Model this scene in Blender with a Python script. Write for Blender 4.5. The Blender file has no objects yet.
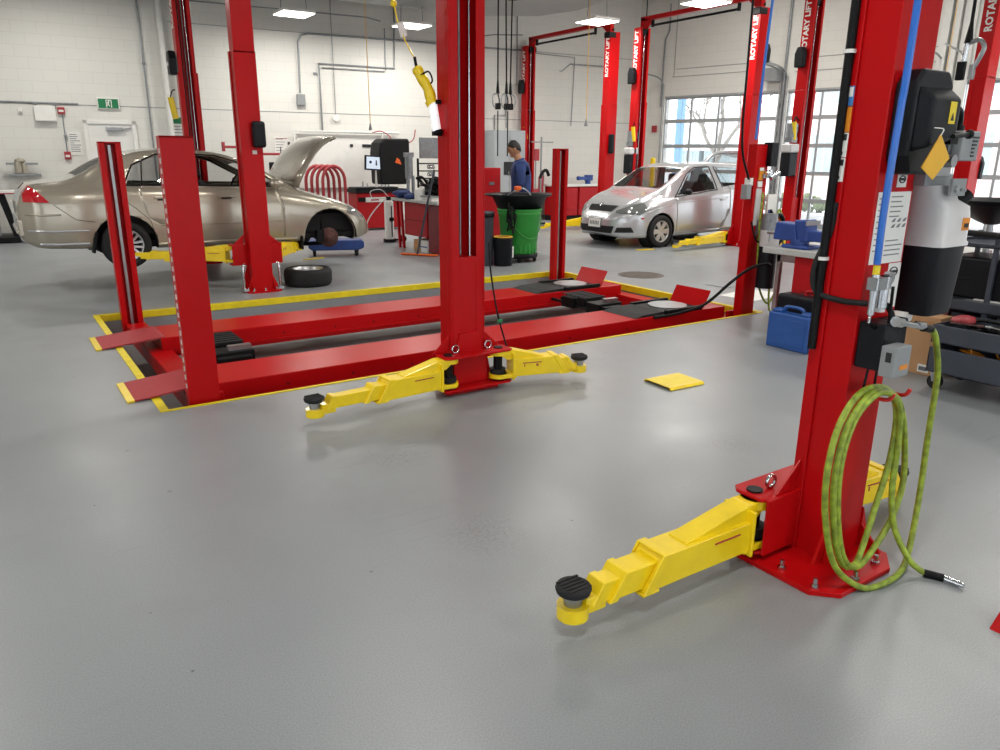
import bpy, bmesh, math, random
from mathutils import Vector, Matrix
random.seed(7)
SC = bpy.context.scene
PI = math.pi
def R(d): return math.radians(d)
# ------------------------------------------------------------------ camera
cam_d = bpy.data.cameras.new('camera'); cam = bpy.data.objects.new('camera', cam_d)
SC.collection.objects.link(cam); SC.camera = cam
cam_d.sensor_width = 36; cam_d.lens = 744.0/1000*36; cam_d.clip_end = 200
cam.matrix_world = (Matrix.Translation((0, 0, 1.55)) @ Matrix.Rotation(R(-34.05), 4, 'Z')
                    @ Matrix.Rotation(R(90-16.395), 4, 'X') @ Matrix.Rotation(R(.4455), 4, 'Z'))
# ------------------------------------------------------------------ world and view
SC.view_settings.view_transform = 'Standard'; SC.view_settings.look = 'None'
SC.view_settings.gamma = 1; SC.view_settings.use_curve_mapping = False
SC.view_settings.exposure = -0.20
wd = bpy.data.worlds.new('overcast_sky'); SC.world = wd; wd.use_nodes = True
bg = wd.node_tree.nodes['Background']; bg.inputs[0].default_value = (.93, .97, 1, 1); bg.inputs[1].default_value = 4.6
SC.cycles.max_bounces = 7; SC.cycles.diffuse_bounces = 4; SC.cycles.transparent_max_bounces = 12
SC.cycles.sample_clamp_indirect = 6.0
try:
    SC.cycles.use_denoising = True
except Exception: pass
# room lights: ceiling panels are built further down (builder light_panel); their lamps:
LAMP_Z = 4.05
for x, y in ((12.6, 11.0), (12.9, 7.6), (13.2, 4.2), (13.6, 0.8), (13.0, -2.5)):   # unseen lamps added to brighten the wall above the glazed doors
    ld = bpy.data.lights.new('door_wall_fill', 'AREA'); ld.shape = 'RECTANGLE'; ld.size = 1.2; ld.size_y = .6; ld.energy = 110; ld.color = (1, .96, .89)
    lo = bpy.data.objects.new('door_wall_fill', ld); SC.collection.objects.link(lo); lo.location = (x, y, 5.5)
LAMPS = [(5.26, 14.7), (7.64, 14.57), (10.31, 12.0), (10.56, 9.52), (6.6, 8.2), (3.0, 5.5), (7.0, 3.0), (-1.5, 8.5), (1.0, 1.0), (-3.0, 3.5), (4.5, -2.0), (11.0, 2.5), (1.2, 14.6), (-2.0, 13.2)]  # first four in view; others unseen, put in to light room and walls
LAMP_W = 78.0
for i, (x, y) in enumerate(LAMPS):
    ld = bpy.data.lights.new('panel_lamp', 'AREA'); ld.shape = 'RECTANGLE'; ld.size = .6; ld.size_y = .6
    ld.energy = LAMP_W; ld.color = (1, .96, .89)
    lo = bpy.data.objects.new('panel_lamp', ld); SC.collection.objects.link(lo); lo.location = (x, y, LAMP_Z-.03 if i < 4 else 4.38)
# ------------------------------------------------------------------ materials
def lin(c):
    c = c.lstrip('#'); r = [int(c[i:i+2], 16)/255 for i in (0, 2, 4)]
    return [v/12.92 if v <= .04045 else ((v+.055)/1.055)**2.4 for v in r] + [1]
MATS = {}
def mat(name, col, rough=.5, metal=0, coat=0, var=0, vscale=8, bump=0, bscale=60, emit=0, alpha=1, spec=.5):
    m = bpy.data.materials.new(name); m.use_nodes = True; nt = m.node_tree; b = nt.nodes['Principled BSDF']
    c = lin(col); b.inputs['Base Color'].default_value = c; b.inputs['Roughness'].default_value = rough
    b.inputs['Metallic'].default_value = metal; b.inputs['Coat Weight'].default_value = coat
    b.inputs['Coat Roughness'].default_value = .08; b.inputs['Alpha'].default_value = alpha
    b.inputs['Specular IOR Level'].default_value = spec
    tc = nt.nodes.new('ShaderNodeTexCoord')
    if var:
        n = nt.nodes.new('ShaderNodeTexNoise'); n.inputs['Scale'].default_value = vscale; n.inputs['Detail'].default_value = 5
        nt.links.new(tc.outputs['Object'], n.inputs['Vector'])
        r = nt.nodes.new('ShaderNodeValToRGB'); r.color_ramp.elements[0].position = .3; r.color_ramp.elements[1].position = .7
        r.color_ramp.elements[0].color = [v*(1-var) for v in c[:3]]+[1]; r.color_ramp.elements[1].color = [min(1, v*(1+var)) for v in c[:3]]+[1]
        nt.links.new(n.outputs['Fac'], r.inputs['Fac']); nt.links.new(r.outputs['Color'], b.inputs['Base Color'])
    if bump:
        n = nt.nodes.new('ShaderNodeTexNoise'); n.inputs['Scale'].default_value = bscale; n.inputs['Detail'].default_value = 3
        nt.links.new(tc.outputs['Object'], n.inputs['Vector'])
        bp = nt.nodes.new('ShaderNodeBump'); bp.inputs['Strength'].default_value = bump; bp.inputs['Distance'].default_value = .01
        nt.links.new(n.outputs['Fac'], bp.inputs['Height']); nt.links.new(bp.outputs['Normal'], b.inputs['Normal'])
    if emit:
        b.inputs['Emission Color'].default_value = c; b.inputs['Emission Strength'].default_value = emit
    MATS[name] = m; return m
mat('red', '#b50b10', .30, coat=0, var=.05, vscale=3, bump=.02, bscale=25, spec=.16)
mat('red_ramp', '#a8343a', .6, var=.1, vscale=40, bump=.3, bscale=300)
mat('red_cabinet', '#b0161d', .4, var=.06, spec=.25)
mat('maroon', '#7c1420', .45, var=.1)
mat('yellow', '#f2d20c', .38, coat=.3, var=.06, vscale=10)
mat('yellow_line', '#e3cd10', .5, var=.1, vscale=12)
mat('black', '#0e0f11', .5, var=.2, spec=.2)
mat('black_plastic', '#15171c', .42, var=.1, bump=.08, bscale=200, spec=.2)
mat('rubber', '#101113', .75, var=.15, bump=.3, bscale=80)
mat('dark', '#0d0e10', .8)
mat('interior', '#2b2a2b', .8, var=.15)
mat('chrome', '#c9ccd0', .18, metal=1)
mat('steel', '#a8abad', .35, metal=.9, var=.1)
mat('zinc', '#8f9498', .45, metal=.7, var=.15, vscale=20)
mat('alloy', '#c2c4c7', .3, metal=.7)
mat('rust', '#5a3a35', .7, metal=.3, var=.3, vscale=30)
mat('grey_box', '#8a8e90', .45, var=.05)
mat('grey_cart', '#3c424d', .45, var=.1)
mat('grey_cabinet', '#a9b0b4', .5, var=.04)
mat('white', '#e6e6e2', .5, var=.03)
mat('white_pipe', '#d9dad6', .4, var=.04)
mat('translucent', '#c9c8c9', .35, var=.05, spec=.6)
mat('gold_paint', '#ada696', .24, metal=.45, coat=.8)
mat('silver_paint', '#bfc1c4', .22, metal=.45, coat=.8)
mat('hood_under', '#8f8c86', .55, metal=.2, var=.06)
mat('glass', '#1c2220', .04, alpha=.38, spec=.8)
mat('head_glass', '#8f9290', .06, metal=.5, coat=1)
mat('tail_red', '#c21020', .12, coat=1)
mat('pane', '#eef6fa', .03, alpha=.10, spec=.6)
mat('blue', '#1e4f96', .4, coat=.2, var=.06)
mat('blue_hose', '#1d66c4', .35, coat=.3)
mat('navy', '#26396b', .85, var=.12, vscale=14, bump=.3, bscale=40)
mat('vise_blue', '#27458c', .45, var=.15)
mat('green_bin', '#2f9a3a', .45, var=.05)
mat('green_hose', '#869a2c', .5, var=.45, vscale=30)
mat('orange', '#e8631c', .5)
mat('tag_yellow', '#e6b02c', .6, var=.05)
mat('sign_green', '#12784a', .5)
mat('paper', '#e4e4e0', .7)
mat('label_black', '#202226', .6)
mat('label_grey', '#6c7074', .6)
mat('label_orange', '#e08a1c', .5)
mat('label_yellow', '#e8cf2a', .5)
mat('label_blue', '#3e7cc0', .5)
mat('cardboard', '#b98f66', .8, var=.06)
mat('wood', '#8a5f3c', .6, var=.15)
mat('skin', '#a8775a', .55, var=.04)
mat('hair', '#14110f', .6)
mat('trousers', '#1f2126', .85)
mat('lamp_glow', '#fffaf0', .5, emit=9)
mat('lamp_tube', '#f4f6fa', .4, emit=.6)
mat('screen', '#c8d6e8', .3, emit=.5)
mat('concrete', '#6f706e', .8, var=.12, vscale=3, bump=.2, bscale=30)
mat('pit_paint', '#8d8f92', .6, var=.1, vscale=4)
mat('manhole', '#5a514a', .7, var=.2, vscale=10, bump=.4, bscale=60)
mat('ext_ground', '#d8dadc', .9, var=.1, vscale=.5)
mat('ext_wall', '#dfcbc6', .9, var=.05)
mat('ext_white', '#e8eaec', .9)
mat('ext_glass', '#9fb0b4', .3)
mat('ext_blue', '#8cc0ea', .6)
mat('bark', '#8d8780', .9, var=.2)
mat('hedge', '#6f7a5a', .9, var=.3, vscale=20)
mat('alu', '#a9adb0', .4, metal=.5, var=.04)
mat('ceiling_paint', '#a9aba9', .8, var=.03, vscale=2)
mat('worktop', '#b9bbb8', .45, var=.06)
mat('red_plastic', '#d2201c', .4)
mat('tape_red', '#a03038', .5)

PATCH = [(1.56, 2.41, .26), (1.61, 3.36, .22), (3.29, 2.53, .2)]
def floor_mat():
    m = bpy.data.materials.new('epoxy_floor'); m.use_nodes = True; nt = m.node_tree; b = nt.nodes['Principled BSDF']; L = nt.links.new
    tc = nt.nodes.new('ShaderNodeTexCoord')
    def noise(s, d=4, dist=0):
        n = nt.nodes.new('ShaderNodeTexNoise'); n.inputs['Scale'].default_value = s; n.inputs['Detail'].default_value = d; n.inputs['Distortion'].default_value = dist
        L(tc.outputs['Object'], n.inputs['Vector']); return n
    def ramp(src, p0, p1, c0, c1):
        r = nt.nodes.new('ShaderNodeValToRGB'); r.color_ramp.elements[0].position = p0; r.color_ramp.elements[1].position = p1
        r.color_ramp.elements[0].color = c0; r.color_ramp.elements[1].color = c1; L(src, r.inputs['Fac']); return r
    def mix(kind, fac, a, bb):
        x = nt.nodes.new('ShaderNodeMixRGB'); x.blend_type = kind
        if isinstance(fac, float): x.inputs[0].default_value = fac
        else: L(fac, x.inputs[0])
        L(a, x.inputs[1]); L(bb, x.inputs[2]); return x
    base = ramp(noise(.55).outputs['Fac'], .35, .7, lin('#868a8e'), lin('#909598'))
    mot = ramp(noise(190, 3).outputs['Fac'], .35, .65, (.87, .87, .87, 1), (1.09, 1.09, 1.09, 1))
    c = mix('MULTIPLY', 1.0, base.outputs[0], mot.outputs[0])
    st = ramp(noise(1.1, 8, .2).outputs['Fac'], .55, .75, (1, 1, 1, 1), (.88, .86, .85, 1))
    c = mix('MULTIPLY', 1.0, c.outputs[0], st.outputs[0])
    v = nt.nodes.new('ShaderNodeTexVoronoi'); v.inputs['Scale'].default_value = 2.6; L(tc.outputs['Object'], v.inputs['Vector'])
    sp = ramp(v.outputs['Distance'], .018, .034, (.45, .42, .40, 1), (1, 1, 1, 1))
    c = mix('MULTIPLY', .8, c.outputs[0], sp.outputs[0])
    # thin scuffs
    mp = nt.nodes.new('ShaderNodeMapping'); mp.inputs['Scale'].default_value = (1.0, 9, 1); mp.inputs['Rotation'].default_value = (0, 0, .5)
    L(tc.outputs['Object'], mp.inputs['Vector']); sn = nt.nodes.new('ShaderNodeTexNoise'); sn.inputs['Scale'].default_value = 3; sn.inputs['Detail'].default_value = 6
    L(mp.outputs[0], sn.inputs['Vector'])
    sc = ramp(sn.outputs['Fac'], .58, .68, (1, 1, 1, 1), (.80, .79, .78, 1))
    pm = ramp(noise(.9, 3).outputs['Fac'], .52, .66, (0, 0, 0, 1), (.75, .75, .75, 1))
    c = mix('MULTIPLY', pm.outputs[0], c.outputs[0], sc.outputs[0])
    v2 = nt.nodes.new('ShaderNodeTexVoronoi'); v2.inputs['Scale'].default_value = 4.3; L(tc.outputs['Object'], v2.inputs['Vector'])
    s2 = ramp(v2.outputs['Distance'], .016, .030, (.35, .33, .31, 1), (1, 1, 1, 1)); c = mix('MULTIPLY', .9, c.outputs[0], s2.outputs[0])
    # worn, scuffed patches where trolleys turn
    mp2 = nt.nodes.new('ShaderNodeMapping'); mp2.inputs['Scale'].default_value = (16, 34, 1); mp2.inputs['Rotation'].default_value = (0, 0, -.35); L(tc.outputs['Object'], mp2.inputs['Vector'])
    n2 = nt.nodes.new('ShaderNodeTexNoise'); n2.inputs['Scale'].default_value = 3; n2.inputs['Detail'].default_value = 7; L(mp2.outputs[0], n2.inputs['Vector'])
    sc2 = ramp(n2.outputs['Fac'], .48, .62, (1, 1, 1, 1), (.70, .67, .64, 1))
    for (px_, py_, rad) in PATCH:
        d_ = nt.nodes.new('ShaderNodeVectorMath'); d_.operation = 'DISTANCE'; L(tc.outputs['Object'], d_.inputs[0]); d_.inputs[1].default_value = (px_, py_, 0)
        mk = ramp(d_.outputs['Value'], rad*.1, rad, (.85, .85, .85, 1), (0, 0, 0, 1)); c = mix('MULTIPLY', mk.outputs[0], c.outputs[0], sc2.outputs[0])
    L(c.outputs[0], b.inputs['Base Color'])
    rr = ramp(noise(1.3, 4).outputs['Fac'], .3, .7, (.30, .30, .30, 1), (.42, .42, .42, 1)); L(rr.outputs[0], b.inputs['Roughness'])
    bn = noise(180, 3); bp = nt.nodes.new('ShaderNodeBump'); bp.inputs['Strength'].default_value = .14; bp.inputs['Distance'].default_value = .003
    L(bn.outputs['Fac'], bp.inputs['Height']); L(bp.outputs['Normal'], b.inputs['Normal'])
    b.inputs['Specular IOR Level'].default_value = .55
    MATS['epoxy_floor'] = m
floor_mat()
def wall_mat():
    m = bpy.data.materials.new('painted_block'); m.use_nodes = True; nt = m.node_tree; b = nt.nodes['Principled BSDF']; L = nt.links.new
    tc = nt.nodes.new('ShaderNodeTexCoord'); sx = nt.nodes.new('ShaderNodeSeparateXYZ'); cx = nt.nodes.new('ShaderNodeCombineXYZ')
    L(tc.outputs['Object'], sx.inputs[0]); L(sx.outputs['X'], cx.inputs['X']); L(sx.outputs['Z'], cx.inputs['Y'])
    br = nt.nodes.new('ShaderNodeTexBrick'); L(cx.outputs[0], br.inputs['Vector']); br.inputs['Scale'].default_value = 1
    br.inputs['Brick Width'].default_value = .4; br.inputs['Row Height'].default_value = .2; br.inputs['Mortar Size'].default_value = .004
    c = lin('#dcdbd5'); br.inputs['Color1'].default_value = c; br.inputs['Color2'].default_value = lin('#d9d9d4'); br.inputs['Mortar'].default_value = lin('#cfcec8')
    L(br.outputs['Color'], b.inputs['Base Color']); b.inputs['Roughness'].default_value = .6
    bp = nt.nodes.new('ShaderNodeBump'); bp.inputs['Strength'].default_value = .25; bp.inputs['Distance'].default_value = .004; bp.invert = True
    L(br.outputs['Fac'], bp.inputs['Height']); L(bp.outputs['Normal'], b.inputs['Normal'])
    MATS['painted_block'] = m
wall_mat()

# ------------------------------------------------------------------ mesh builder
def catmull(pts, n=6):
    P = [Vector(p) for p in pts]
    if len(P) < 3: return P
    out = []
    Q = [P[0]*2-P[1]]+P+[P[-1]*2-P[-2]]
    for i in range(1, len(Q)-2):
        for k in range(n):
            t = k/n; a, b, c, d = Q[i-1], Q[i], Q[i+1], Q[i+2]
            out.append(.5*((2*b)+(c-a)*t+(2*a-5*b+4*c-d)*t*t+(3*b-a-3*c+d)*t**3))
    out.append(P[-1]); return out
class MB:
    def __init__(s): s.v = []; s.f = []; s.sm = []
    def add(s, vs, fs, M=None, smooth=False):
        o = len(s.v); s.v += [(M @ Vector(v)) if M is not None else Vector(v) for v in vs]
        s.f += [tuple(i+o for i in f) for f in fs]; s.sm += [smooth]*len(fs); return s
    def box(s, x0, x1, y0, y1, z0, z1, M=None):
        v = [(x, y, z) for z in (z0, z1) for y in (y0, y1) for x in (x0, x1)]
        return s.add(v, [(0, 2, 3, 1), (4, 5, 7, 6), (0, 1, 5, 4), (2, 6, 7, 3), (0, 4, 6, 2), (1, 3, 7, 5)], M)
    def cbox(s, c, d, rz=0, rx=0, ry=0):
        M = Matrix.Translation(c) @ Matrix.Rotation(rz, 4, 'Z') @ Matrix.Rotation(ry, 4, 'Y') @ Matrix.Rotation(rx, 4, 'X')
        return s.box(-d[0]/2, d[0]/2, -d[1]/2, d[1]/2, -d[2]/2, d[2]/2, M)
    def cyl(s, a, b, r0, r1=None, n=16, caps=True, smooth=True):
        a, b = Vector(a), Vector(b); r1 = r0 if r1 is None else r1
        q = (b-a).to_track_quat('Z', 'Y').to_matrix(); vs = []
        for p, r in ((a, r0), (b, r1)):
            vs += [p+q @ Vector((r*math.cos(2*PI*i/n), r*math.sin(2*PI*i/n), 0)) for i in range(n)]
        s.add(vs, [(i, (i+1) % n, n+(i+1) % n, n+i) for i in range(n)], None, smooth)
        if caps: s.add(vs, [tuple(range(n))[::-1], tuple(range(n, 2*n))])
        return s
    def lathe(s, prof, M=None, n=24, arc=None, closed=False):
        full = arc is None; A = 2*PI if full else arc; m = n if full else n+1; k = len(prof)
        vs = [(r*math.cos(A*i/n), r*math.sin(A*i/n), z) for i in range(m) for r, z in prof]
        fs = []
        for i in range(n):
            j = (i+1) % m
            for t in range(k if closed else k-1):
                u = (t+1) % k
                fs.append((i*k+t, j*k+t, j*k+u, i*k+u))
        return s.add(vs, fs, M, True)
    def tube(s, pts, r, n=8, smooth=6, closed=False):
        P = catmull(pts, smooth) if smooth else [Vector(p) for p in pts]
        vs = []; q = None; m = len(P)
        for i, p in enumerate(P):
            t = (P[min(i+1, m-1)]-P[max(i-1, 0)])
            if t.length < 1e-9: t = Vector((0, 0, 1))
            t.normalize()
            if q is None:
                up = Vector((0, 0, 1)) if abs(t.z) < .9 else Vector((1, 0, 0)); u = t.cross(up).normalized()
            else:
                u = (q-t*q.dot(t)).normalized()
            w = t.cross(u); q = u; rr = r[min(i, len(r)-1)] if isinstance(r, (list, tuple)) else r
            vs += [p+u*rr*math.cos(2*PI*k/n)+w*rr*math.sin(2*PI*k/n) for k in range(n)]
        fs = [(i*n+k, i*n+(k+1) % n, (i+1)*n+(k+1) % n, (i+1)*n+k) for i in range(m-1) for k in range(n)]
        s.add(vs, fs, None, True); s.add(vs, [tuple(range(n))[::-1], tuple(range((m-1)*n, m*n))]); return s
    def prism(s, poly, a, b, axis='z', M=None):
        n = len(poly)
        def mk(p, h):
            return (p[0], p[1], h) if axis == 'z' else ((p[0], h, p[1]) if axis == 'y' else (h, p[0], p[1]))
        vs = [mk(p, a) for p in poly]+[mk(p, b) for p in poly]
        return s.add(vs, [tuple(range(n))[::-1], tuple(range(n, 2*n))]+[(i, (i+1) % n, n+(i+1) % n, n+i) for i in range(n)], M)
    def ball(s, c, r, n=12, m=8):
        r = (r, r, r) if not isinstance(r, (tuple, list)) else r
        vs = [(0, 0, 1)]+[(math.sin(PI*j/m)*math.cos(2*PI*i/n), math.sin(PI*j/m)*math.sin(2*PI*i/n), math.cos(PI*j/m)) for j in range(1, m) for i in range(n)]+[(0, 0, -1)]
        fs = [(0, 1+i, 1+(i+1) % n) for i in range(n)]
        for j in range(m-2): fs += [(1+j*n+i, 1+(j+1)*n+i, 1+(j+1)*n+(i+1) % n, 1+j*n+(i+1) % n) for i in range(n)]
        e = len(vs)-1; fs += [(e, 1+(m-2)*n+(i+1) % n, 1+(m-2)*n+i) for i in range(n)]
        return s.add([(c[0]+v[0]*r[0], c[1]+v[1]*r[1], c[2]+v[2]*r[2]) for v in vs], fs, None, True)
    def hexa(s, p):   # 8 points bottom4 top4
        return s.add(p, [(3, 2, 1, 0), (4, 5, 6, 7), (0, 1, 5, 4), (1, 2, 6, 5), (2, 3, 7, 6), (3, 0, 4, 7)])
    def text(s, txt, size, M, depth=.002, align='CENTER', bold=0):
        cu = bpy.data.curves.new('t', 'FONT'); cu.body = txt; cu.size = size; cu.extrude = depth; cu.offset = bold; cu.align_x = align; cu.align_y = 'CENTER'; cu.resolution_u = 2
        ob = bpy.data.objects.new('t', cu); SC.collection.objects.link(ob)
        dg = bpy.context.evaluated_depsgraph_get(); me = bpy.data.meshes.new_from_object(ob.evaluated_get(dg))
        s.add([v.co.copy() for v in me.vertices], [tuple(p.vertices) for p in me.polygons], M)
        bpy.data.objects.remove(ob); bpy.data.meshes.remove(me); bpy.data.curves.remove(cu); return s
    def build(s, name, m, parent=None, bevel=0, seg=2, label=None, loc=None, rz=0, sub=0):
        me = bpy.data.meshes.new(name); me.from_pydata([tuple(v) for v in s.v], [], s.f); me.validate()
        bm = bmesh.new(); bm.from_mesh(me); bmesh.ops.recalc_face_normals(bm, faces=bm.faces); bm.to_mesh(me); bm.free()
        if len(me.polygons) == len(s.sm): me.polygons.foreach_set('use_smooth', s.sm)
        o = bpy.data.objects.new(name, me); SC.collection.objects.link(o); me.materials.append(MATS[m])
        if parent: o.parent = parent
        if loc: o.location = loc
        if rz: o.rotation_euler.z = rz
        if bevel:
            b = o.modifiers.new('b', 'BEVEL'); b.width = bevel; b.segments = seg; b.limit_method = 'ANGLE'; b.angle_limit = R(40)
        if sub:
            b = o.modifiers.new('s', 'SUBSURF'); b.levels = sub; b.render_levels = sub
        if label: o['label'] = label
        return o
def tag(o, label, cat, group=None, kind=None):
    o['label'] = label; o['category'] = cat
    if group: o['group'] = group
    if kind: o['kind'] = kind
    return o
def thing(name, label, cat, loc=(0, 0, 0), rz=0, group=None):
    o = bpy.data.objects.new(name, None); SC.collection.objects.link(o); o.location = loc; o.rotation_euler.z = rz
    o.empty_display_size = .1
    return tag(o, label, cat, group)
def struct(o):
    o['kind'] = 'structure'; return o
def copy_tree(o, parent=None):
    c = o.copy(); SC.collection.objects.link(c); c.parent = parent
    for ch in list(o.children): copy_tree(ch, c)
    return c
def rel(o):
    """offset function: world point -> local point of an unrotated thing"""
    L = Vector(o.location); return lambda x, y, z: (x-L.x, y-L.y, z-L.z)
class MW(MB):
    """builder in world coordinates for an unrotated thing at loc"""
    def build(s, name, m, parent=None, **k):
        if parent is not None:
            L = Vector((0, 0, 0)); p = parent
            while p is not None: L += Vector(p.location); p = p.parent
            s.v = [v-L for v in s.v]
        return MB.build(s, name, m, parent, **k)
# ================================================================== THE SETTING
AB = R(28.3-34.05); B0 = Vector((2.201, 16.652, 0))       # back wall line
AG = R(-44-34.05); G0 = Vector((15.699, 10.657, 0))        # wall with the glazed doors
CS, CG = 12.556, -4.84                                       # the corner, along each wall
def onB(s, off=0, z=0):
    return Vector((B0.x+s*math.cos(AB)+off*math.sin(AB), B0.y+s*math.sin(AB)-off*math.cos(AB), z))
def onG(s, off=0, z=0):
    return Vector((G0.x+s*math.cos(AG)+off*math.sin(AG), G0.y+s*math.sin(AG)-off*math.cos(AG), z))
m = MB().add([(-7.2, -6.2, 0), (19.5, -6.2, 0), (19.5, 19, 0), (-7.2, 19, 0)], [])
PX0, PX1, PY0, PY1 = .745, 6.527, 4.835, 8.22   # pit
m = MB()
for x0, x1, y0, y1 in ((-7.2, PX0, -6.3, 19), (PX1, 19.6, -6.3, 19), (PX0, PX1, -6.3, PY0), (PX0, PX1, PY1, 19)):
    m.box(x0, x1, y0, y1, -.4, 0)
struct(m.build('floor', 'epoxy_floor'))
m = MB().box(PX0, PX1, PY0, PY1, -.4, -.26)
struct(m.build('floor_pit', 'pit_paint'))
struct(MB().box(-9, 13.2, 0, .2, 0, 5.6).build('wall_back', 'painted_block', loc=B0, rz=AB))
m = MB().box(-5.2, 17.5, 0, .25, 3.05, 5.6)
for a, b in ((-5.2, -3.97), (-.95, -.72), (2.35, 2.85), (5.9, 6.4), (9.45, 9.95), (13.0, 17.5)): m.box(a, b, 0, .25, 0, 3.05)
struct(m.build('wall_right', 'painted_block', loc=G0, rz=AG))
m = MB().box(-6.95, -6.75, -6.2, 18, 3.2, 5.6).box(-6.95, -6.75, 4, 18, 0, 3.2).box(-6.95, -6.75, -6.2, -4.5, 0, 3.2).box(-6.95, -6.75, -.6, 0, 0, 3.2)
struct(m.build('wall_left', 'white'))
m = MB().box(-7, 19.8, -6.2, -6, 3.2, 5.6)
for a, b in ((-7, -4.5), (-1, -.5), (3, 3.5), (7, 7.5), (11, 19.8)): m.box(a, b, -6.2, -6, 0, 3.2)
struct(m.build('wall_front', 'white'))
struct(MB().box(-7, 19.8, -6.3, 18.6, 5.6, 5.75).build('ceiling', 'ceiling_paint'))
sof = [(-6.7, -5.9), (10.2, -5.9), (10.2, 9.0), (10.45, 11.9), (10.62, 13.0), (10.35, 14.0), (9.4, 14.65), (-6.7, 16.2)]
struct(MB().prism(sof, 4.42, 5.6).build('ceiling_soffit', 'ceiling_paint'))
# raised joints across the block wall
for i, z in enumerate((2.41, 3.98)):
    struct(MB().box(-8.9 if i == 0 else 1.2, 12.5, -.006, 0, z-.006, z+.006).build('trim_%d' % (i+1), 'grey_box', loc=B0, rz=AB))
m = MB()
for y in (-.012,):
    m.box(-3.8, -1.1, y, 0, 3.50, 3.512).box(-3.7, -1.2, y, 0, 3.68, 3.69).box(-3.75, -3.74, y, 0, 3.5, 5.4).box(-.6, 2.3, y, 0, 3.42, 3.432).box(-.6, 2.3, y, 0, 3.7, 3.71)
struct(m.build('trim_3', 'grey_box', loc=G0, rz=AG))
struct(MB().box(-8.9, 12.5, -.012, 0, 0, .1).build('baseboard_back', 'grey_box', loc=B0, rz=AB))
# pier between second and third door
m = MB().box(2.32, 2.46, -.22, 0, 0, 5.4).box(2.50, 2.62, -.16, 0, 0, 5.4).box(2.66, 2.88, -.10, 0, 0, 5.4)
struct(m.build('trim_4', 'white_pipe', loc=G0, rz=AG))

def glazed_door(i, loc, rz, w, h, n, rows=5):
    f = MB(); t = .05
    f.box(-.05, 0, -.03, .12, 0, h+.05); f.box(w, w+.05, -.03, .12, 0, h+.05); f.box(-.05, w+.05, -.05, .12, h-.04, h+.08)
    for k in range(rows+1):
        z = k*h/rows; a, b = (z-.045, z+.045) if 0 < k < rows else ((0, .10) if k == 0 else (h-.08, h))
        f.box(0, w, 0, t, a, b)
    for k in range(n+1):
        x = k*w/n; a, b = max(0, x-.025), min(w, x+.025); f.box(a, b, 0.004, t-.004, 0, h)
    o = f.build('door_%d' % i, 'alu', loc=loc, rz=rz); struct(o)
    g = MB().box(.01, w-.01, .02, .026, .08, h-.05).build('glass_panes', 'pane', o)
    tr = MB()
    for x in (-.045, w+.045):
        tr.tube([(x, -.08, 0), (x, -.08, h-.1), (x, -.12, h+.28), (x, -.45, h+.45), (x, -1.6, h+.5)], .022, 6)
        for z in (.3, .9, 1.5, 2.1, 2.7): tr.box(x-.03, x+.03, -.06, 0, z-.05, z+.05)
    tr.build('lift_track', 'steel', o)
    return o
for i, (a, b) in enumerate(((-3.97, -.95), (-.72, 2.35), (2.85, 5.9), (6.4, 9.45), (9.95, 13.0))):
    glazed_door(i+2, onG(a, -.06), AG, b-a, 3.05, 4)
for i, (a, b) in enumerate(((-4.5, -1), (-.5, 3), (3.5, 7), (7.5, 11))):
    glazed_door(i+7, (b, -6.05, 0), PI, b-a, 3.2, 5)
for i, (a, b) in enumerate(((-4.5, -.6), (0, 4))):
    glazed_door(i+11, (-6.8, a, 0), PI/2, b-a, 3.2, 5)
# exit door in the back wall
d = struct(MB().box(-.40, .36, -.03, 0, .02, 2.08).build('door_1', 'white', loc=B0, rz=AB, bevel=.003))
MB().box(-.47, -.40, -.06, 0, 0, 2.15).box(.36, .43, -.06, 0, 0, 2.15).box(-.47, .43, -.06, 0, 2.08, 2.15).build('door_frame', 'white', d, bevel=.003)
MB().box(-.1, .2, -.12, -.03, 1.96, 2.03).cyl((.2, -.07, 1.99), (.34, -.05, 2.02), .012).build('door_closer', 'steel', d, bevel=.008)
MB().box(-.36, .3, -.09, -.05, .98, 1.03).box(-.36, -.30, -.05, -.03, .96, 1.05).box(.24, .3, -.05, -.03, .96, 1.05).build('push_bar', 'steel', d, bevel=.006)
# ------------------------------------------------------------------ outside
struct(MB().box(19.5, 60, -45, 60, -.35, -.25).box(13, 60, 17, 60, -.36, -.26).box(-60, 60, -60, -6.5, -.4, -.3).box(-60, -7.3, -60, 60, -.4, -.3).build('ground_outside', 'ext_ground'))
def building(name, label, loc, rz, w, d_, h, col, rows, cols, grp=None):
    t = thing(name, label, 'building', loc, rz, grp)
    MB().box(0, w, 0, d_, 0, h).build('wall', col, t)
    MB().box(-.15, w+.15, -.15, d_+.15, h, h+.3).build('roof_edge', 'ext_white', t)
    for r in range(rows):
        for c in range(cols):
            x = (c+.5)*w/cols; z = 1.2+r*3.1
            wv = MB().box(x-.55, x+.55, -.06, .02, z, z+1.7).build('window', 'ext_glass', t)
            MB().box(x-.62, x+.62, -.1, 0, z-.08, z).box(x-.62, x-.55, -.08, 0, z, z+1.7).box(x+.55, x+.62, -.08, 0, z, z+1.7).box(x-.02, x+.02, -.08, 0, z, z+1.7).build('window_frame', 'ext_white', wv)
    return t
building('apartment_building', 'pale pink brick building seen through the middle and right glazed doors', onG(-9.2, -20)+Vector((0, 0, -.25)), AG, 16, 8, 9, 'ext_wall', 3, 5)
building('apartment_building', 'low white building with dark windows far behind the leftmost glazed door', onG(-26, -30)+Vector((0, 0, -.25)), AG, 11, 8, 4.6, 'ext_white', 1, 5)
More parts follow.
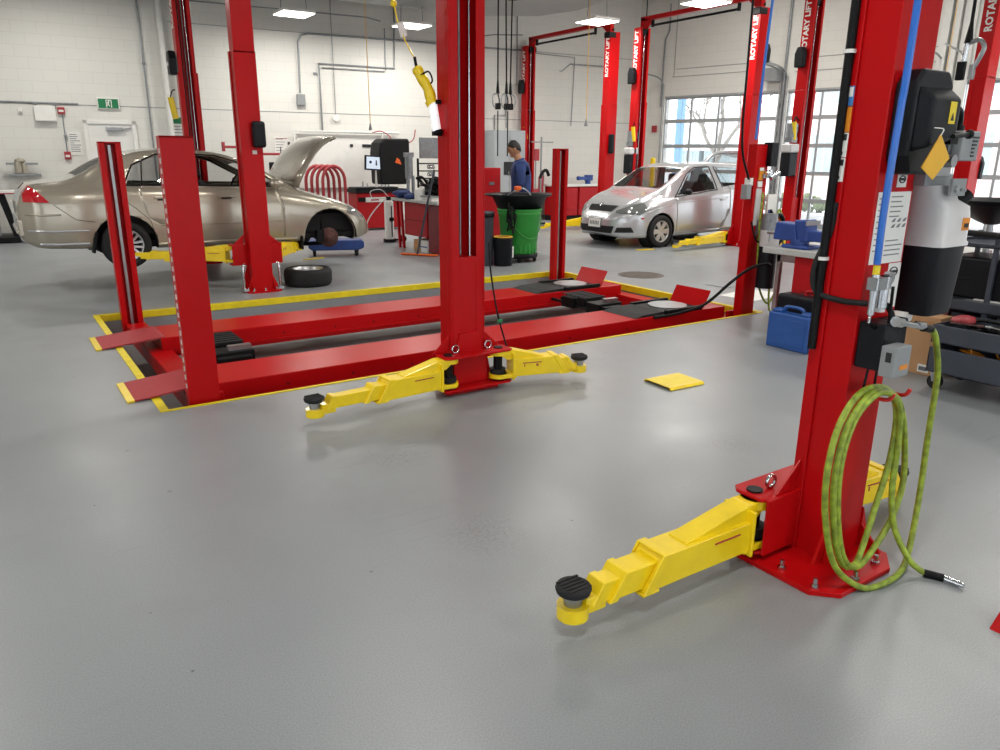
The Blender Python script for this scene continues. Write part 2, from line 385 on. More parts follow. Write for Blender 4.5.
def tree(loc, h, label, seed):
    rnd = random.Random(seed); m = MB()
    def br(p, d, l, r, lev):
        q = p+d*l; m.tube([p, (p+q)/2+Vector((rnd.uniform(-.06, .06)*l, rnd.uniform(-.06, .06)*l, 0)), q], [r*(1-.4*k/12) for k in range(13)], 6)
        if lev == 0: return
        for k in range(3 if lev > 1 else 4):
            a = rnd.uniform(0, 2*PI); e = rnd.uniform(.35, .75)
            nd = (d*math.cos(e)+Vector((math.cos(a), math.sin(a), .25))*math.sin(e)).normalized()
            br(q-d*l*rnd.uniform(0, .35), nd, l*rnd.uniform(.6, .8), r*.55, lev-1)
    br(Vector((0, 0, 0)), Vector((.05, 0, 1)).normalized(), h*.32, .16, 4)
    t = thing('bare_tree', label, 'tree', loc); m.build('trunk', 'bark', t); return t
tree(onG(-7.3, -9)+Vector((0, 0, -.3)), 7.5, 'bare forked tree outside the leftmost glazed door', 3)
o = MB().box(-.10, .10, -.10, .10, 0, 5.5).box(-.2, .2, -.2, .2, 0, .3).build('column', 'ext_blue', loc=onG(-5.28, -3.0)+Vector((0, 0, -.25)), rz=AG, bevel=.02)
tag(o, 'light blue square column outside, beside the leftmost glazed door', 'column')
for k, (s, w, lb) in enumerate(((-11.3, 1.0, 'grey steel shed left of its twin, seen low through the leftmost glazed door'), (-10.05, 1.3, 'wide grey steel shed right of its twin, seen low through the leftmost glazed door'))):
    t = thing('shed', lb, 'shed', onG(s, -13)+Vector((0, 0, -.25)), AG, 'sheds outside the leftmost door')
    mm = MB().box(0, w, 0, 1.5, 0, 2.1)
    for q in range(int(w/.15)): mm.box(q*.15+.03, q*.15+.10, -.03, 0, .1, 2.0)
    mm.build('body', 'ext_glass', t); MB().box(-.1, w+.1, -.1, 1.6, 2.1, 2.2).build('roof', 'ext_white', t)
t = thing('hedge', 'low grey green hedge outside behind the middle glazed door', 'hedge', onG(-5.5, -9)+Vector((0, 0, -.25)), AG)
m = MB()
for k in range(160):
    x = random.uniform(0, 9); z = random.uniform(.1, .55); m.ball((x, random.uniform(-.25, .25), z), random.uniform(.08, .2), 6, 4)
m.build('foliage', 'hedge', t)

# ------------------------------------------------------------------ things on the back wall (local frame of the wall: x along, y out, z up)
def wthing(name, label, cat, s, z=0, w='B', grp=None, off=0):
    return thing(name, label, cat, (onB if w == 'B' else onG)(s, off, z), AB if w == 'B' else AG, grp)
# exit sign: green panel, white running figure in a doorway
t = wthing('exit_sign', 'green and white running figure exit sign above the grey door', 'exit sign', 0, 2.45)
MB().box(-.19, .19, -.05, 0, -.10, .10).build('housing', 'white', t, bevel=.008)
MB().box(-.17, .17, -.054, -.05, -.085, .085).build('sign_face', 'sign_green', t)
m = MB()
m.prism([(-.04, -.07), (-.04, .07), (.06, .07), (.06, -.07), (.045, -.07), (.045, .055), (-.025, .055), (-.025, -.07)], -.058, -.054, 'y')
m.cyl((.012, -.058, .045), (.012, -.054, .045), .013, n=10)
m.prism([(-.005, .03), (.02, .032), (.01, -.015), (.03, -.045), (.02, -.055), (-.004, -.02), (-.03, -.05), (-.038, -.042), (-.012, -.012), (-.012, .012), (-.028, .0), (-.034, .008)], -.058, -.054, 'y')
m.build('pictogram', 'paper', t)
def box_on_wall(name, label, cat, s, z, w, h, d, col, wall='B', grp=None, bevel=.006):
    o = MB().box(-w/2, w/2, -d, -.002, -h/2, h/2).build(name, col, loc=(onB if wall == 'B' else onG)(s, 0, z), rz=AB if wall == 'B' else AG, bevel=bevel)
    return tag(o, label, cat, grp)
box_on_wall('electrical_box', 'cream electrical panel under the conduit left of the exit door', 'electrical box', -1.06, 2.24, .34, .26, .12, 'white')
t = wthing('alarm_box', 'red fire alarm horn right of the cream electrical panel', 'alarm', -.80, 2.30)
MB().box(-.06, .06, -.07, 0, -.06, .06).build('housing', 'tape_red', t, bevel=.006); MB().box(-.04, .04, -.076, -.07, -.025, .012).build('strobe', 'paper', t)
t = wthing('fire_alarm_pull', 'red fire alarm pull station low on the conduit left of the exit door', 'alarm', -.80, 1.50)
MB().box(-.055, .055, -.06, 0, -.07, .07).build('housing', 'tape_red', t, bevel=.006); MB().box(-.035, .035, -.075, -.06, -.03, .01).build('handle', 'paper', t)
t = wthing('wall_sensor', 'small white sensor box left of the cream electrical panel', 'sensor', -1.45, 2.28)
MB().box(-.035, .035, -.04, 0, -.05, .05).build('housing', 'white', t, bevel=.005); MB().box(-.02, .02, -.045, -.04, -.035, -.02).build('led', 'label_grey', t)
def pipe(label, pts, r, col='zinc', wall='B', grp=None, name='conduit_pipe', clips=()):
    f = onB if wall == 'B' else onG; o0 = f(pts[0][0], 0, 0)
    t = thing(name, label, 'pipe', o0, AB if wall == 'B' else AG, grp); s0 = pts[0][0]
    MB().tube([(p[0]-s0, -(p[2] if len(p) > 2 else .03), p[1]) for p in pts], r, 8, smooth=0).build('pipe', col, t)
    if clips:
        m = MB()
        for c in clips: m.box(c[0]-s0-.03, c[0]-s0+.03, -.06, 0, c[1]-.02, c[1]+.02)
        m.build('clip', col, t)
    return t
pipe('thin grey conduit running along the wall above the cream panel', [(-8.5, 2.43), (-.5, 2.43)], .012, clips=((-1.2, 2.41), (-.9, 2.41)))
pipe('thin vertical conduit linking the two red alarm boxes', [(-.79, 2.24), (-.80, 1.56)], .010, clips=((-.79, 1.85),))
pipe('thin vertical conduit rising right of the exit door', [(.70, 0), (.70, 4.6)], .016, clips=((.70, 3.2),))
pipe('thick white downpipe on the wall left of the far lift column', [(1.05, 0, .1), (1.05, 4.9, .1)], .055, 'white_pipe')
pipe('second white downpipe closest to the far lift column', [(1.30, 2.0, .08), (1.30, 4.9, .08)], .04, 'white_pipe')
pipe('conduit dropping from a high run into a square junction box', [(9.3, 3.98), (5.2, 3.98), (3.9, 3.97), (3.75, 3.93), (3.68, 3.8), (3.66, 2.8)], .02)
box_on_wall('junction_box', 'square grey junction box at the foot of the high conduit', 'electrical box', 3.66, 2.66, .17, .22, .10, 'grey_box')
pipe('double bend conduit with a valve, dropping to the white rail', [(5.83, 5.0), (5.78, 3.40), (4.09, 3.40), (4.09, 2.06)], .02, clips=((4.0, 3.2),))
pipe('lower parallel run of the conduit above the white rail', [(5.55, 3.32), (4.15, 3.32)], .012)
pipe('short vertical conduit stub above the double run', [(5.58, 3.35), (5.58, 4.2)], .012)
pipe('thin drop conduit ending in a round outlet above the white rail', [(4.40, 4.9), (4.40, 2.36)], .008)
o = MB().cyl((0, -.06, 0), (0, 0, 0), .07).build('round_outlet', 'white', loc=onB(4.40, 0, 2.32), rz=AB); tag(o, 'round white outlet on the wall above the white rail', 'outlet')
pipe('thin air line running level and dropping behind the black hose drops', [(8.6, 3.05), (8.6, 2.5), (8.3, 2.5), (8.3, 1.0)], .015)
pipe('thin conduit that runs level and turns down between the two far lifts', [(9.3, 3.95), (10.55, 3.92), (10.50, 2.3)], .010)
pipe('bent conduit arm between the two far lift columns', [(9.95, 3.55, .3), (10.05, 3.56, .25), (10.4, 3.76, .05), (11.9, 3.76, .05)], .012)
# white rail with rear panel
t = wthing('wall_rail', 'long white pipe rail standing against the back wall', 'rail', 3.46, 0)
m = MB().tube([(0, -.12, 0), (0, -.12, 2.03), (2.35, -.12, 2.03)], .028, 8, smooth=0).tube([(1.95, -.12, 0), (1.95, -.12, 2.03)], .02, 8, smooth=0)
m.build('pipe', 'white_pipe', t)
m = MB().box(.06, 2.3, -.05, -.03, .85, 1.98); m.build('panel', 'white', t)
m = MB()
for x in (1.22, 1.5, 1.62, 2.0): m.box(x, x+random.uniform(.06, .16), -.07, -.05, 1.72, 1.78)
m.build('hook', 'label_black', t)
m = MB()
for k in range(7): m.box(.12, .12+random.uniform(.08, .22), -.056, -.05, 1.84-k*.05, 1.86-k*.05)
m.build('printed_text', 'label_grey', t)
def paper(name, label, s, z, w, h, lines, col='paper', head='label_black'):
    t = wthing(name, label, 'notice', s, z); MB().box(-w/2, w/2, -.012, 0, -h/2, h/2).build('sheet', col, t)
    m = MB(); rr = random.Random(int(s*100))
    for k in range(lines):
        zz = h/2-.05-k*(h-.08)/lines; m.box(-w*.4, -w*.4+w*rr.uniform(.3, .8), -.015, -.012, zz-.006, zz+.006)
    m.build('printed_lines', 'label_grey', t); return t
paper('wall_notice', 'white notice sheet left of the exit door frame', -.64, 1.72, .22, .42, 9)
t = paper('wall_notice', 'green topped safety notice right of the exit door', 1.22, 2.02, .30, .44, 6)
MB().box(-.15, .15, -.016, -.012, .10, .22).build('green_band', 'sign_green', t)
t = paper('wall_notice', 'white notice with red title right of the nearest far lift column', 3.20, 1.70, .30, .42, 6)
MB().box(-.12, .12, -.016, -.012, .17, .18).build('title_line', 'tape_red', t)
# brass-like machine head on wall bracket, far left
t = wthing('air_compressor_head', 'small metal pump head on a wall shelf left of the silver sedan', 'pump', -1.48, 1.28, off=.15)
MB().cyl((-.14, 0, -.08), (-.14, 0, .10), .06).cyl((-.04, 0, -.1), (-.04, 0, .08), .045).ball((-.1, 0, .12), (.09, .06, .05)).build('body', 'gold_paint', t)
MB().box(-.32, -.18, -.04, .04, .05, .09).box(-.02, .18, -.04, .04, .05, .09).box(-.3, .2, -.05, .15, -.14, -.11).build('bracket', 'grey_box', t)
# garage wall items
box_on_wall('fire_alarm_pull', 'red fire alarm pull station on the wall beside the leftmost glazed door', 'alarm', -4.21, 2.26, .13, .17, .06, 'tape_red', 'G')
pipe('grey conduit dropping beside the leftmost glazed door', [(-3.9, 5.2, .1), (-3.9, 4.6, .08), (-4.03, 4.4, .05), (-4.05, 2.8, .05)], .02, wall='G')
pipe('white conduit dropping between the first two glazed doors', [(-.83, 5.2), (-.83, .2)], .03, wall='G', clips=((-.83, 3.3), (-.83, 2.4)))
box_on_wall('door_operator', 'grey door operator box high between the first two glazed doors', 'motor', -1.05, 3.38, .34, .28, .25, 'grey_box', 'G')
box_on_wall('door_operator', 'white control box high on the wall left of the pier', 'electrical box', 2.05, 3.45, .2, .22, .12, 'white', 'G')
# hanging light panels
for i, (x, y) in enumerate(LAMPS):
    if i > 3: continue
    lb = ['leftmost glowing square light panel, above the sedan', 'second glowing light panel from the left', 'glowing light panel above the far lift pair', 'rightmost glowing light panel, above the beam of the hatchback lift'][i]
    t = thing('ceiling_light', lb, 'ceiling light', (x, y, LAMP_Z), 0, 'hanging light panels')
    MB().box(-.31, .31, -.31, .31, 0, .05).build('housing', 'white', t, bevel=.01)
    MB().box(-.29, .29, -.29, .29, -.012, 0).build('diffuser', 'lamp_glow', t)
    m = MB()
    for sx in (-.25, .25): m.cyl((sx, 0, .05), (sx*.6, 0, 1.5 if x > 10.2 or y > 14.5 else .37), .006, n=5)
    m.build('suspension_wire', 'label_grey', t)
# conduits under the ceiling
for lb, pts in (('long level conduit hanging under the ceiling above the back wall', [(3.6, 15.7, 4.25), (7.0, 15.35, 4.25), (7.3, 15.3, 4.2)]),
                ('thin level conduit hanging above the two far lifts', [(8.6, 14.9, 3.9), (9.4, 14.2, 4.0), (9.9, 13.9, 4.0)])):
    o = MB().tube(pts, .014, 6, smooth=0).build('conduit_pipe', 'zinc'); tag(o, lb, 'pipe')

o = onG(-3.82, .6)
t = thing('bollard', 'yellow bollard behind the windscreen of the silver hatchback', 'bollard', (o.x, o.y, 0))
MB().cyl((0, 0, 0), (0, 0, 1.50), .065, n=20).ball((0, 0, 1.50), (.065, .065, .05), 20, 8).build('post', 'yellow', t); MB().cyl((0, 0, 0), (0, 0, .012), .13, n=20).build('base_plate', 'yellow', t)

# panels over the unseen lamps, which were added for light; not wall trim
for i, (x, y, z) in enumerate([(x, y, 4.38) for x, y in LAMPS[4:]]+[(x, y, 5.52) for x, y in ((12.6, 11.0), (12.9, 7.6), (13.2, 4.2), (13.6, 0.8), (13.0, -2.5))]):
    o = struct(MB().box(-.32, .32, -.32, .32, .02, .06).build('trim_%d' % (i+10), 'white', loc=(x, y, z)))
    MB().box(-.29, .29, -.29, .29, .008, .02).build('diffuser', 'lamp_glow', o)
# ================================================================== TWO POST LIFTS
CWD, CDP = .24, .17
SPAN = 2.92
def channel(w, d, lip, t=.008):
    a = w/2
    return [(-a, 0), (a, 0), (a, d), (a-lip, d), (a-lip, d-t), (a-t, d-t), (a-t, t), (-a+t, t), (-a+t, d-t), (-a+lip, d-t), (-a+lip, d), (-a, d)]
def arm(parent, s, p, z0=.07, label=None, lens=(.48, .24), pad_tilt=0):
    """telescoping swing arm from hinge s to pad p (lift frame)"""
    s, p = Vector((s[0], s[1], 0)), Vector((p[0], p[1], 0)); L = (p-s).length; ang = math.atan2(p.y-s.y, p.x-s.x)
    M = Matrix.Translation((s.x, s.y, z0)) @ Matrix.Rotation(ang, 4, 'Z')
    a = MB(); L1 = L*lens[0]+.12; L2 = L*(lens[0]+lens[1])+.06; L3 = L-.07
    def tube_sec(x0, x1, w, zb, zt, sl, m):
        m.prism([(x0, zb), (x1+sl, zb), (x1, zt), (x0, zt)], -w/2, w/2, 'y', M)
    tube_sec(.09, L1, .125, 0, .125, .09, a)
    # lips at the mouth of the outer tube
    for y in (-.069, .062): a.prism([(L1+.055, -.006), (L1+.10, -.006), (L1+.012, .132), (L1-.03, .132)], y, y+.008, 'y', M)
    a.box(L1-.03, L1+.012, -.069, .069, .124, .133, M).box(L1+.02, L1+.10, -.069, .069, -.008, .004, M)
    # raised rib running up to the hinge
    a.prism([(-.01, .19), (.10, .19), (L1*.78, .130), (L1*.78, .120), (.05, .12), (-.01, .16)], -.045, .045, 'y', M)
    a.prism([(-.02, -.01), (.12, -.01), (.12, .02), (-.02, .02)], -.06, .06, 'y', M)
    a.box(.085, .10, -.075, .075, -.02, .17, M)
    a.cyl(M @ Vector((0, 0, .155)), M @ Vector((0, 0, .19)), .065, n=20).cyl(M @ Vector((0, 0, -.01)), M @ Vector((0, 0, .02)), .065, n=20)
    o = a.build('swing_arm', 'yellow', parent, bevel=.006, label=label)
    b = MB(); tube_sec(L1-.05, L2, .095, .012, .104, .07, b)
    b.prism([(L2+.04, .006), (L2+.078, .006), (L2+.008, .110), (L2-.022, .110)], -.053, .053, 'y', M)
    b.build('middle_tube', 'yellow', o, bevel=.005)
    c = MB(); tube_sec(L2-.04, L3-.03, .075, .014, .088, .05, c)
    c.prism([(L3-.015, .012), (L3+.015, .012), (L3-.03, .092), (L3-.06, .092)], -.042, .042, 'y', M)
    c.cyl(M @ Vector((L, 0, -.02)), M @ Vector((L, 0, .028)), .055, n=24).box(L3-.05, L-.03, -.035, .035, -.01, .05, M)
    c.build('inner_tube', 'yellow', o, bevel=.004)
    MB().cyl(M @ Vector((L, 0, .028)), M @ Vector((L, 0, .062)), .032, n=16).cyl(M @ Vector((L, 0, .062)), M @ Vector((L, 0, .068)), .045, n=16).build('pad_screw', 'steel', o)
    pr = [(0, .068), (.045, .068), (.058, .075), (.062, .088), (.058, .098), (.05, .101), (0, .101)]
    k = MB().lathe(pr, M @ Matrix.Translation((L, 0, 0)), 24)
    for q in range(-2, 3): k.box(L-.045, L+.045, q*.018-.004, q*.018+.004, .1, .104, M)
    k.build('rubber_pad', 'rubber', o)
    w = MB()
    w.box(.16, .30, -.0655, -.0625, .09, .096, M).box(.17, .175, -.0655, -.0625, .065, .085, M).box(.26, .275, -.0655, -.0625, .066, .082, M)
    w.box(.16, .30, .0625, .0655, .09, .096, M)
    w.build('warning_mark', 'tape_red', o)
    return o
def column(parent, x, yb, f, H, cz, txt_side=-1, text=True, plate=None):
    """f=+1: back at yb, open side towards +y; f=-1 mirrored"""
    def Y(v): return yb+f*v
    def P(poly): return [(x+a, Y(b)) for a, b in poly]
    c = MB(); c.prism(P(channel(CWD, CDP, .055)), .02, 2.62).prism(P(channel(CWD-.012, CDP-.006, .05)), 2.60, H)
    # step flanges along the side faces
    for sx in (-1, 1):
        a = x+sx*CWD/2; c.box(min(a, a+sx*.012), max(a, a+sx*.012), min(Y(CDP-.05), Y(CDP)), max(Y(CDP-.05), Y(CDP)), .02, 2.62)
    o = c.build('column', 'red', parent, bevel=.007)
    b = MB(); e = .15
    b.prism(P(plate or [(-e-.05, -.05), (-e+.01, -.10), (e-.01, -.10), (e+.05, -.05), (e+.05, .24), (-e-.05, .24)]), 0, .022)
    b.build('base_plate', 'red', o, bevel=.003)
    for sx in (-1, 1):
        xx = x+sx*.125
        MB().prism([(Y(-.10), .02), (Y(.0), .02), (Y(0), .12)], xx-.006, xx+.006, 'x').build('gusset', 'red', o)
        MB().prism([(x+sx*.12, .02), (x+sx*.19, .02), (x+sx*.12, .19)], Y(.0)-.006, Y(.0)+.006, 'y').build('gusset', 'red', o)
        MB().prism([(x+sx*.12, .02), (x+sx*.20, .02), (x+sx*.12, .34)], Y(CDP)-.006, Y(CDP)+.006, 'y').build('gusset', 'red', o)
    for bx, by in (((-.31, .05), (-.32, -.10), (-.15, -.155), (.03, -.13), (.14, -.02)) if plate else ((-.175, .0), (-.13, -.075), (.13, -.075), (.175, .0), (0, -.075))):
        MB().cyl((x+bx, Y(by), .022), (x+bx, Y(by), .034), .017, n=6).cyl((x+bx, Y(by), .034), (x+bx, Y(by), .06), .009, n=8).build('anchor_bolt', 'chrome', o)
    # rod, cable and carriage slider in the channel
    r = MB().cyl((x+.02, Y(.04), .1), (x+.02, Y(.04), H-.1), .008, n=8); r.build('lift_cable', 'steel', o)
    r = MB().cyl((x-.052, Y(.12), .1), (x-.052, Y(.12), H-.3), .010, n=10); r.build('lift_cylinder', 'black', o)
    MB().cyl((x+.038, Y(.13), .1), (x+.038, Y(.13), H-.1), .008, n=6).build('equalizer_cable', 'chrome', o)
    k = MB().box(x-.07, x+.07, min(Y(.05), Y(.165)), max(Y(.05), Y(.165)), cz, cz+.85)
    k.prism([(x-.115, cz+.05), (x+.115, cz+.05), (x+.115, cz+.20), (x+.07, cz+.34), (x-.07, cz+.34), (x-.115, cz+.20)], Y(.15), Y(.185), 'y')
    k.build('carriage', 'red', o, bevel=.004)
    if text:
        for sx in (-1,) if txt_side < 0 else (1,):
            a = x+sx*(CWD/2-.004)
            M = Matrix.Translation((a, Y(.085), 3.56)) @ Matrix.Rotation(-PI/2 if sx < 0 else PI/2, 4, 'Z') @ Matrix.Rotation(PI/2, 4, 'X') @ Matrix.Rotation(PI/2, 4, 'Z')
            MB().text('ROTARY LIFT', .13, M, bold=.004).build('lettering', 'paper', o, label='white upright lettering')
    return o
def pin_plate(parent, x, yb, f, z, hs, e0=-.30, e1=.30, closed=True):
    """red restraint brackets with pins on both sides of a carriage"""
    def Y(v): return yb+f*v
    y0, y1 = min(Y(.13), Y(.30)), max(Y(.13), Y(.30))
    m = MB()
    m.prism([(x+e0, y0+.02), (x+e0+.03, y0), (x+e1-.03, y0), (x+e1, y0+.02), (x+e1, y1-.03), (x+e1-.03, y1), (x+e0+.03, y1), (x+e0, y1-.03)], z+.19, z+.205)
    m.prism([(x+e0, y0+.02), (x+e0+.03, y0), (x+e1-.03, y0), (x+e1, y0+.02), (x+e1, y1-.03), (x+e1-.03, y1), (x+e0+.03, y1), (x+e0, y1-.03)], z-.035, z-.02)
    m.box(x-.13, x+.13, min(Y(.13), Y(.20)), max(Y(.13), Y(.20)), z-.02, z+.19)
    for sx, ee in (((-1, -e0), (1, e1)) if closed else ()): m.box(min(x+sx*.13, x+sx*(ee-.01)), max(x+sx*.13, x+sx*(ee-.01)), min(Y(.125), Y(.135)), max(Y(.125), Y(.135)), z-.035, z+.205)
    for sx in (-1, 1):
        m.prism([(x+sx*.15, z+.205), (x+sx*.27, z+.205), (x+sx*.13, z+.33)], min(Y(.14), Y(.15)), max(Y(.14), Y(.15)), 'y')
    o = m.build('arm_bracket', 'red', parent, bevel=.005)
    for hx in hs:
        MB().cyl((hx, Y(.22), z-.04), (hx, Y(.22), z+.212), .032, n=16).build('hinge_pin', 'black', o)
        MB().cyl((hx, Y(.22), z-.015), (hx, Y(.22), z+.06), .055, n=20).build('lock_gear', 'rubber', o)
        MB().lathe([(.022, -.006), (.03, -.006), (.03, .006), (.022, .006)], Matrix.Translation((hx-.0+(.07 if hx < x else -.07), Y(.20), z+.235)) @ Matrix.Rotation(PI/2, 4, 'X'), 16, closed=True).build('pull_ring', 'chrome', o)
    return o
def beam(parent, x, H, y0, y1):
    m = MB().box(x-.05, x+.05, y0+.02, y1-.02, H+.13, H+.21)
    m.prism([(y0+.02, H-.02), (y0+.12, H-.02), (y0+.30, H+.13), (y0+.02, H+.21)], x-.05, x+.05, 'x')
    m.prism([(y1-.02, H-.02), (y1-.12, H-.02), (y1-.30, H+.13), (y1-.02, H+.21)], x-.05, x+.05, 'x')
    o = m.build('overhead_beam', 'red', parent, bevel=.006)
    MB().cyl((x-.06, y0+.5, H+.02), (x-.06, y1-.35, H+.02), .022, n=10).box(x-.08, x-.04, y0+.45, y0+.5, H-.01, H+.12).box(x-.08, x-.04, y1-.4, y1-.35, H-.01, H+.12).build('shutoff_bar', 'black', o)
    for yy, f in ((y0+.08, 1), (y1-.08, -1)):
        MB().lathe([(.02, -.02), (.075, -.02), (.062, -.006), (.062, .006), (.075, .02), (.02, .02)], Matrix.Translation((x+.03, yy, H+.04)) @ Matrix.Rotation(PI/2, 4, 'Y'), 20, closed=True).build('pulley', 'black', o)
        MB().box(x-.10, x+.10, yy-.085 if f > 0 else yy-.07, yy+.07 if f > 0 else yy+.085, H-.12, H-.01).build('pulley_housing', 'black', o, bevel=.01)
    return o
def spotlight_box(parent, x, y, z, sx=-1, s=1):
    m = MB().prism([(y-.08, z-.16), (y+.08, z-.16), (y+.09, z+.05), (y+.05, z+.15), (y-.05, z+.15), (y-.09, z+.05)], min(x, x+sx*.10), max(x, x+sx*.10), 'x')
    return m.build('cylinder_cover', 'black_plastic', parent, bevel=.02)
def lift(name, label, X, Y0, H=4.0, cz=.05, near=True, far=True, xf=None, W=SPAN, tx=-1, plate=None):
    t = thing(name, label, 'vehicle lift', (X, Y0, 0), 0, None)
    xf = (X if xf is None else xf)-X; cols = []
    if near: cols.append(column(t, 0, 0, 1, H, cz, tx, plate=plate))
    if far: cols.append(column(t, xf, W, -1, H, cz, tx))
    beam(t, (0+xf)/2, H, 0, W)
    return t, cols
def la(t, X, Y0, s, p, **k): return arm(t, (s[0]-X, s[1]-Y0), (p[0]-X, p[1]-Y0), **k)

# lift A, in the foreground -------------------------------------------------
AX, AY = 2.655, 1.457; AF = 2.58-AX
liftA, (colA1, colA2) = lift('two_post_lift', 'large empty red two post lift in the foreground, yellow arms lowered to the floor', AX, AY, 3.9, .06, xf=2.58, plate=[(-.355, -.10), (-.275, -.18), (.05, -.18), (.15, -.11), (.18, .24), (-.355, .24)])
pin_plate(liftA, 0, 0, 1, .078, (-.295, .225), -.345, .29); pin_plate(liftA, AF, SPAN, -1, .07, (AF-.19, AF+.21), -.25, .29, False)
la(liftA, AX, AY, (2.36, 1.665), (1.437, 1.676), z0=.075); la(liftA, AX, AY, (2.88, 1.665), (3.31, 1.619), z0=.075)
la(liftA, AX, AY, (2.39, 4.15), (1.433, 4.085), z0=.075, lens=(.37, .17)); la(liftA, AX, AY, (2.79, 4.15), (3.386, 3.99), z0=.075)
# cable duct and hose running down the near column
L = (AX, AY)
m = MB().tube([(-.145, .150, 3.7), (-.145, .150, .86)], .016, 8, smooth=0)
m.build('hydraulic_line', 'black', colA1)
m = MB().tube([(-.135, .135, 1.40), (-.135, .14, 1.30), (-.16, .17, 1.17), (-.15, .16, 1.08), (-.13, .08, 1.055), (-.135, -.03, 1.06), (-.05, -.06, 1.05), (.0, -.07, .98)], .011, 8).build('air_line', 'rubber', colA1)
for z in (1.20, 1.9): MB().cyl((-.145, .150, z-.006), (-.145, .150, z+.006), .021, n=10).build('cable_tie', 'paper', colA1)
def decal(par, x, y0, y1, z0, z1, col, nm='decal', axis='x', lb=None):
    m = MB()
    if axis == 'x': m.box(x-.0015, x, y0, y1, z0, z1)
    else: m.box(y0, y1, x-.0015, x, z0, z1)
    return m.build(nm, col, par, label=lb)
XL = -CWD/2-.0003; XF = -CWD/2-.0125
# side face stickers (world y 1.546-1.597) -> on the flange strip
for z0, z1, col, lb in ((1.725, 1.79, 'label_blue', 'white and blue sticker'), (1.64, 1.722, 'label_orange', 'orange warning sticker'), (1.555, 1.637, 'paper', 'white sticker with black pictogram'), (1.472, 1.552, 'paper', 'white sticker')):
    d = decal(colA1, XF, .121, .165, z0, z1, col, 'sticker', lb=lb)
    k = MB()
    if col == 'label_blue': k.box(XF-.0025, XF-.0015, .124, .162, z0+.03, z1-.004)
    elif col == 'label_orange': k.box(XF-.0025, XF-.0015, .148, .162, z0+.02, z1-.02)
    else: k.box(XF-.0025, XF-.0015, .126, .160, z1-.025, z1-.004).cyl((XF-.0025, .143, z0+.014), (XF-.0015, .143, z0+.014), .009, n=12)
    k.build('sticker_print', 'paper' if col != 'paper' else 'label_black', d)
# back face notices
d = decal(colA1, -.001, -.105, .105, 1.19, 1.44, 'paper', 'instruction_label', 'y', 'grey white instruction sheet with small pictures'); m = MB(); rr = random.Random(4)
for k in range(13):
    z = 1.425-k*.017
    if 5 <= k <= 8: continue
    m.box(-.02, -.02+rr.uniform(.06, .115), -.0035, -.0025, z-.004, z)
for z in (1.335, 1.315):
    for q in range(3): m.prism([(.0+q*.035, z), (.02+q*.035, z), (.028+q*.035, z+.014), (.012+q*.035, z+.010)], -.0035, -.0025, 'y')
for k in range(10): m.box(-.095, -.095+rr.uniform(.02, .05), -.0035, -.0025, 1.42-k*.02-.004, 1.42-k*.02)
m.build('label_print', 'label_grey', d)
d = decal(colA1, -.001, .0, .06, 1.455, 1.50, 'paper', 'maker_label', 'y'); MB().lathe([(.011, -.001), (.015, -.001), (.015, .001), (.011, .001)], Matrix.Translation((.03, -.0035, 1.482)) @ Matrix.Rotation(PI/2, 4, 'X') @ Matrix.Diagonal((1.4, .9, 1, 1)), 20, closed=True).box(.008, .052, -.0035, -.0025, 1.478, 1.487).build('label_print', 'label_black', d)
d = decal(colA1, -.001, .03, .112, 1.02, 1.186, 'paper', 'maker_label', 'y'); MB().lathe([(.016, -.001), (.02, -.001), (.02, .001), (.016, .001)], Matrix.Translation((.065, -.0035, 1.155)) @ Matrix.Rotation(PI/2, 4, 'X') @ Matrix.Diagonal((1.4, .9, 1, 1)), 20, closed=True).box(.04, .09, -.0035, -.0025, 1.15, 1.16).build('label_print', 'label_black', d)
decal(colA2, XL, .0+SPAN-.16, SPAN-.13, .50, .62, 'paper', 'sticker')
# black moulded cover on the back face
m = MB(); pts = [(-.07, 1.50), (-.10, 1.56), (-.10, 1.79), (-.06, 1.835), (.10, 1.835), (.135, 1.79), (.135, 1.60), (.06, 1.50)]
n = len(pts)
inn = [(-.085, 1.575), (-.085, 1.78), (-.05, 1.81), (.09, 1.81), (.12, 1.77), (.12, 1.62), (.05, 1.53), (-.05, 1.53)]
m.prism(pts, -.075, 0, 'y'); m.hexa([(-.095, -.075, 1.56), (.13, -.075, 1.60), (.13, -.02, 1.60), (-.095, -.02, 1.56), (-.095, -.075, 1.79), (.13, -.075, 1.79), (.13, -.02, 1.79), (-.095, -.02, 1.79)])
m.hexa([(-.05, -.115, 1.585), (.125, -.115, 1.62), (.13, -.05, 1.60), (-.095, -.05, 1.57), (-.05, -.115, 1.745), (.125, -.115, 1.745), (.13, -.05, 1.80), (-.095, -.05, 1.80)])
o = m.build('cylinder_cover', 'black_plastic', colA1, bevel=.012, seg=3, label='black moulded cover box')
MB().box(.05, .09, -.117, -.1155, 1.665, 1.735).build('warning_label', 'label_yellow', o)
MB().prism([(.06, 1.675), (.08, 1.675), (.07, 1.70)], -.1185, -.117, 'y').build('label_print', 'label_black', o)
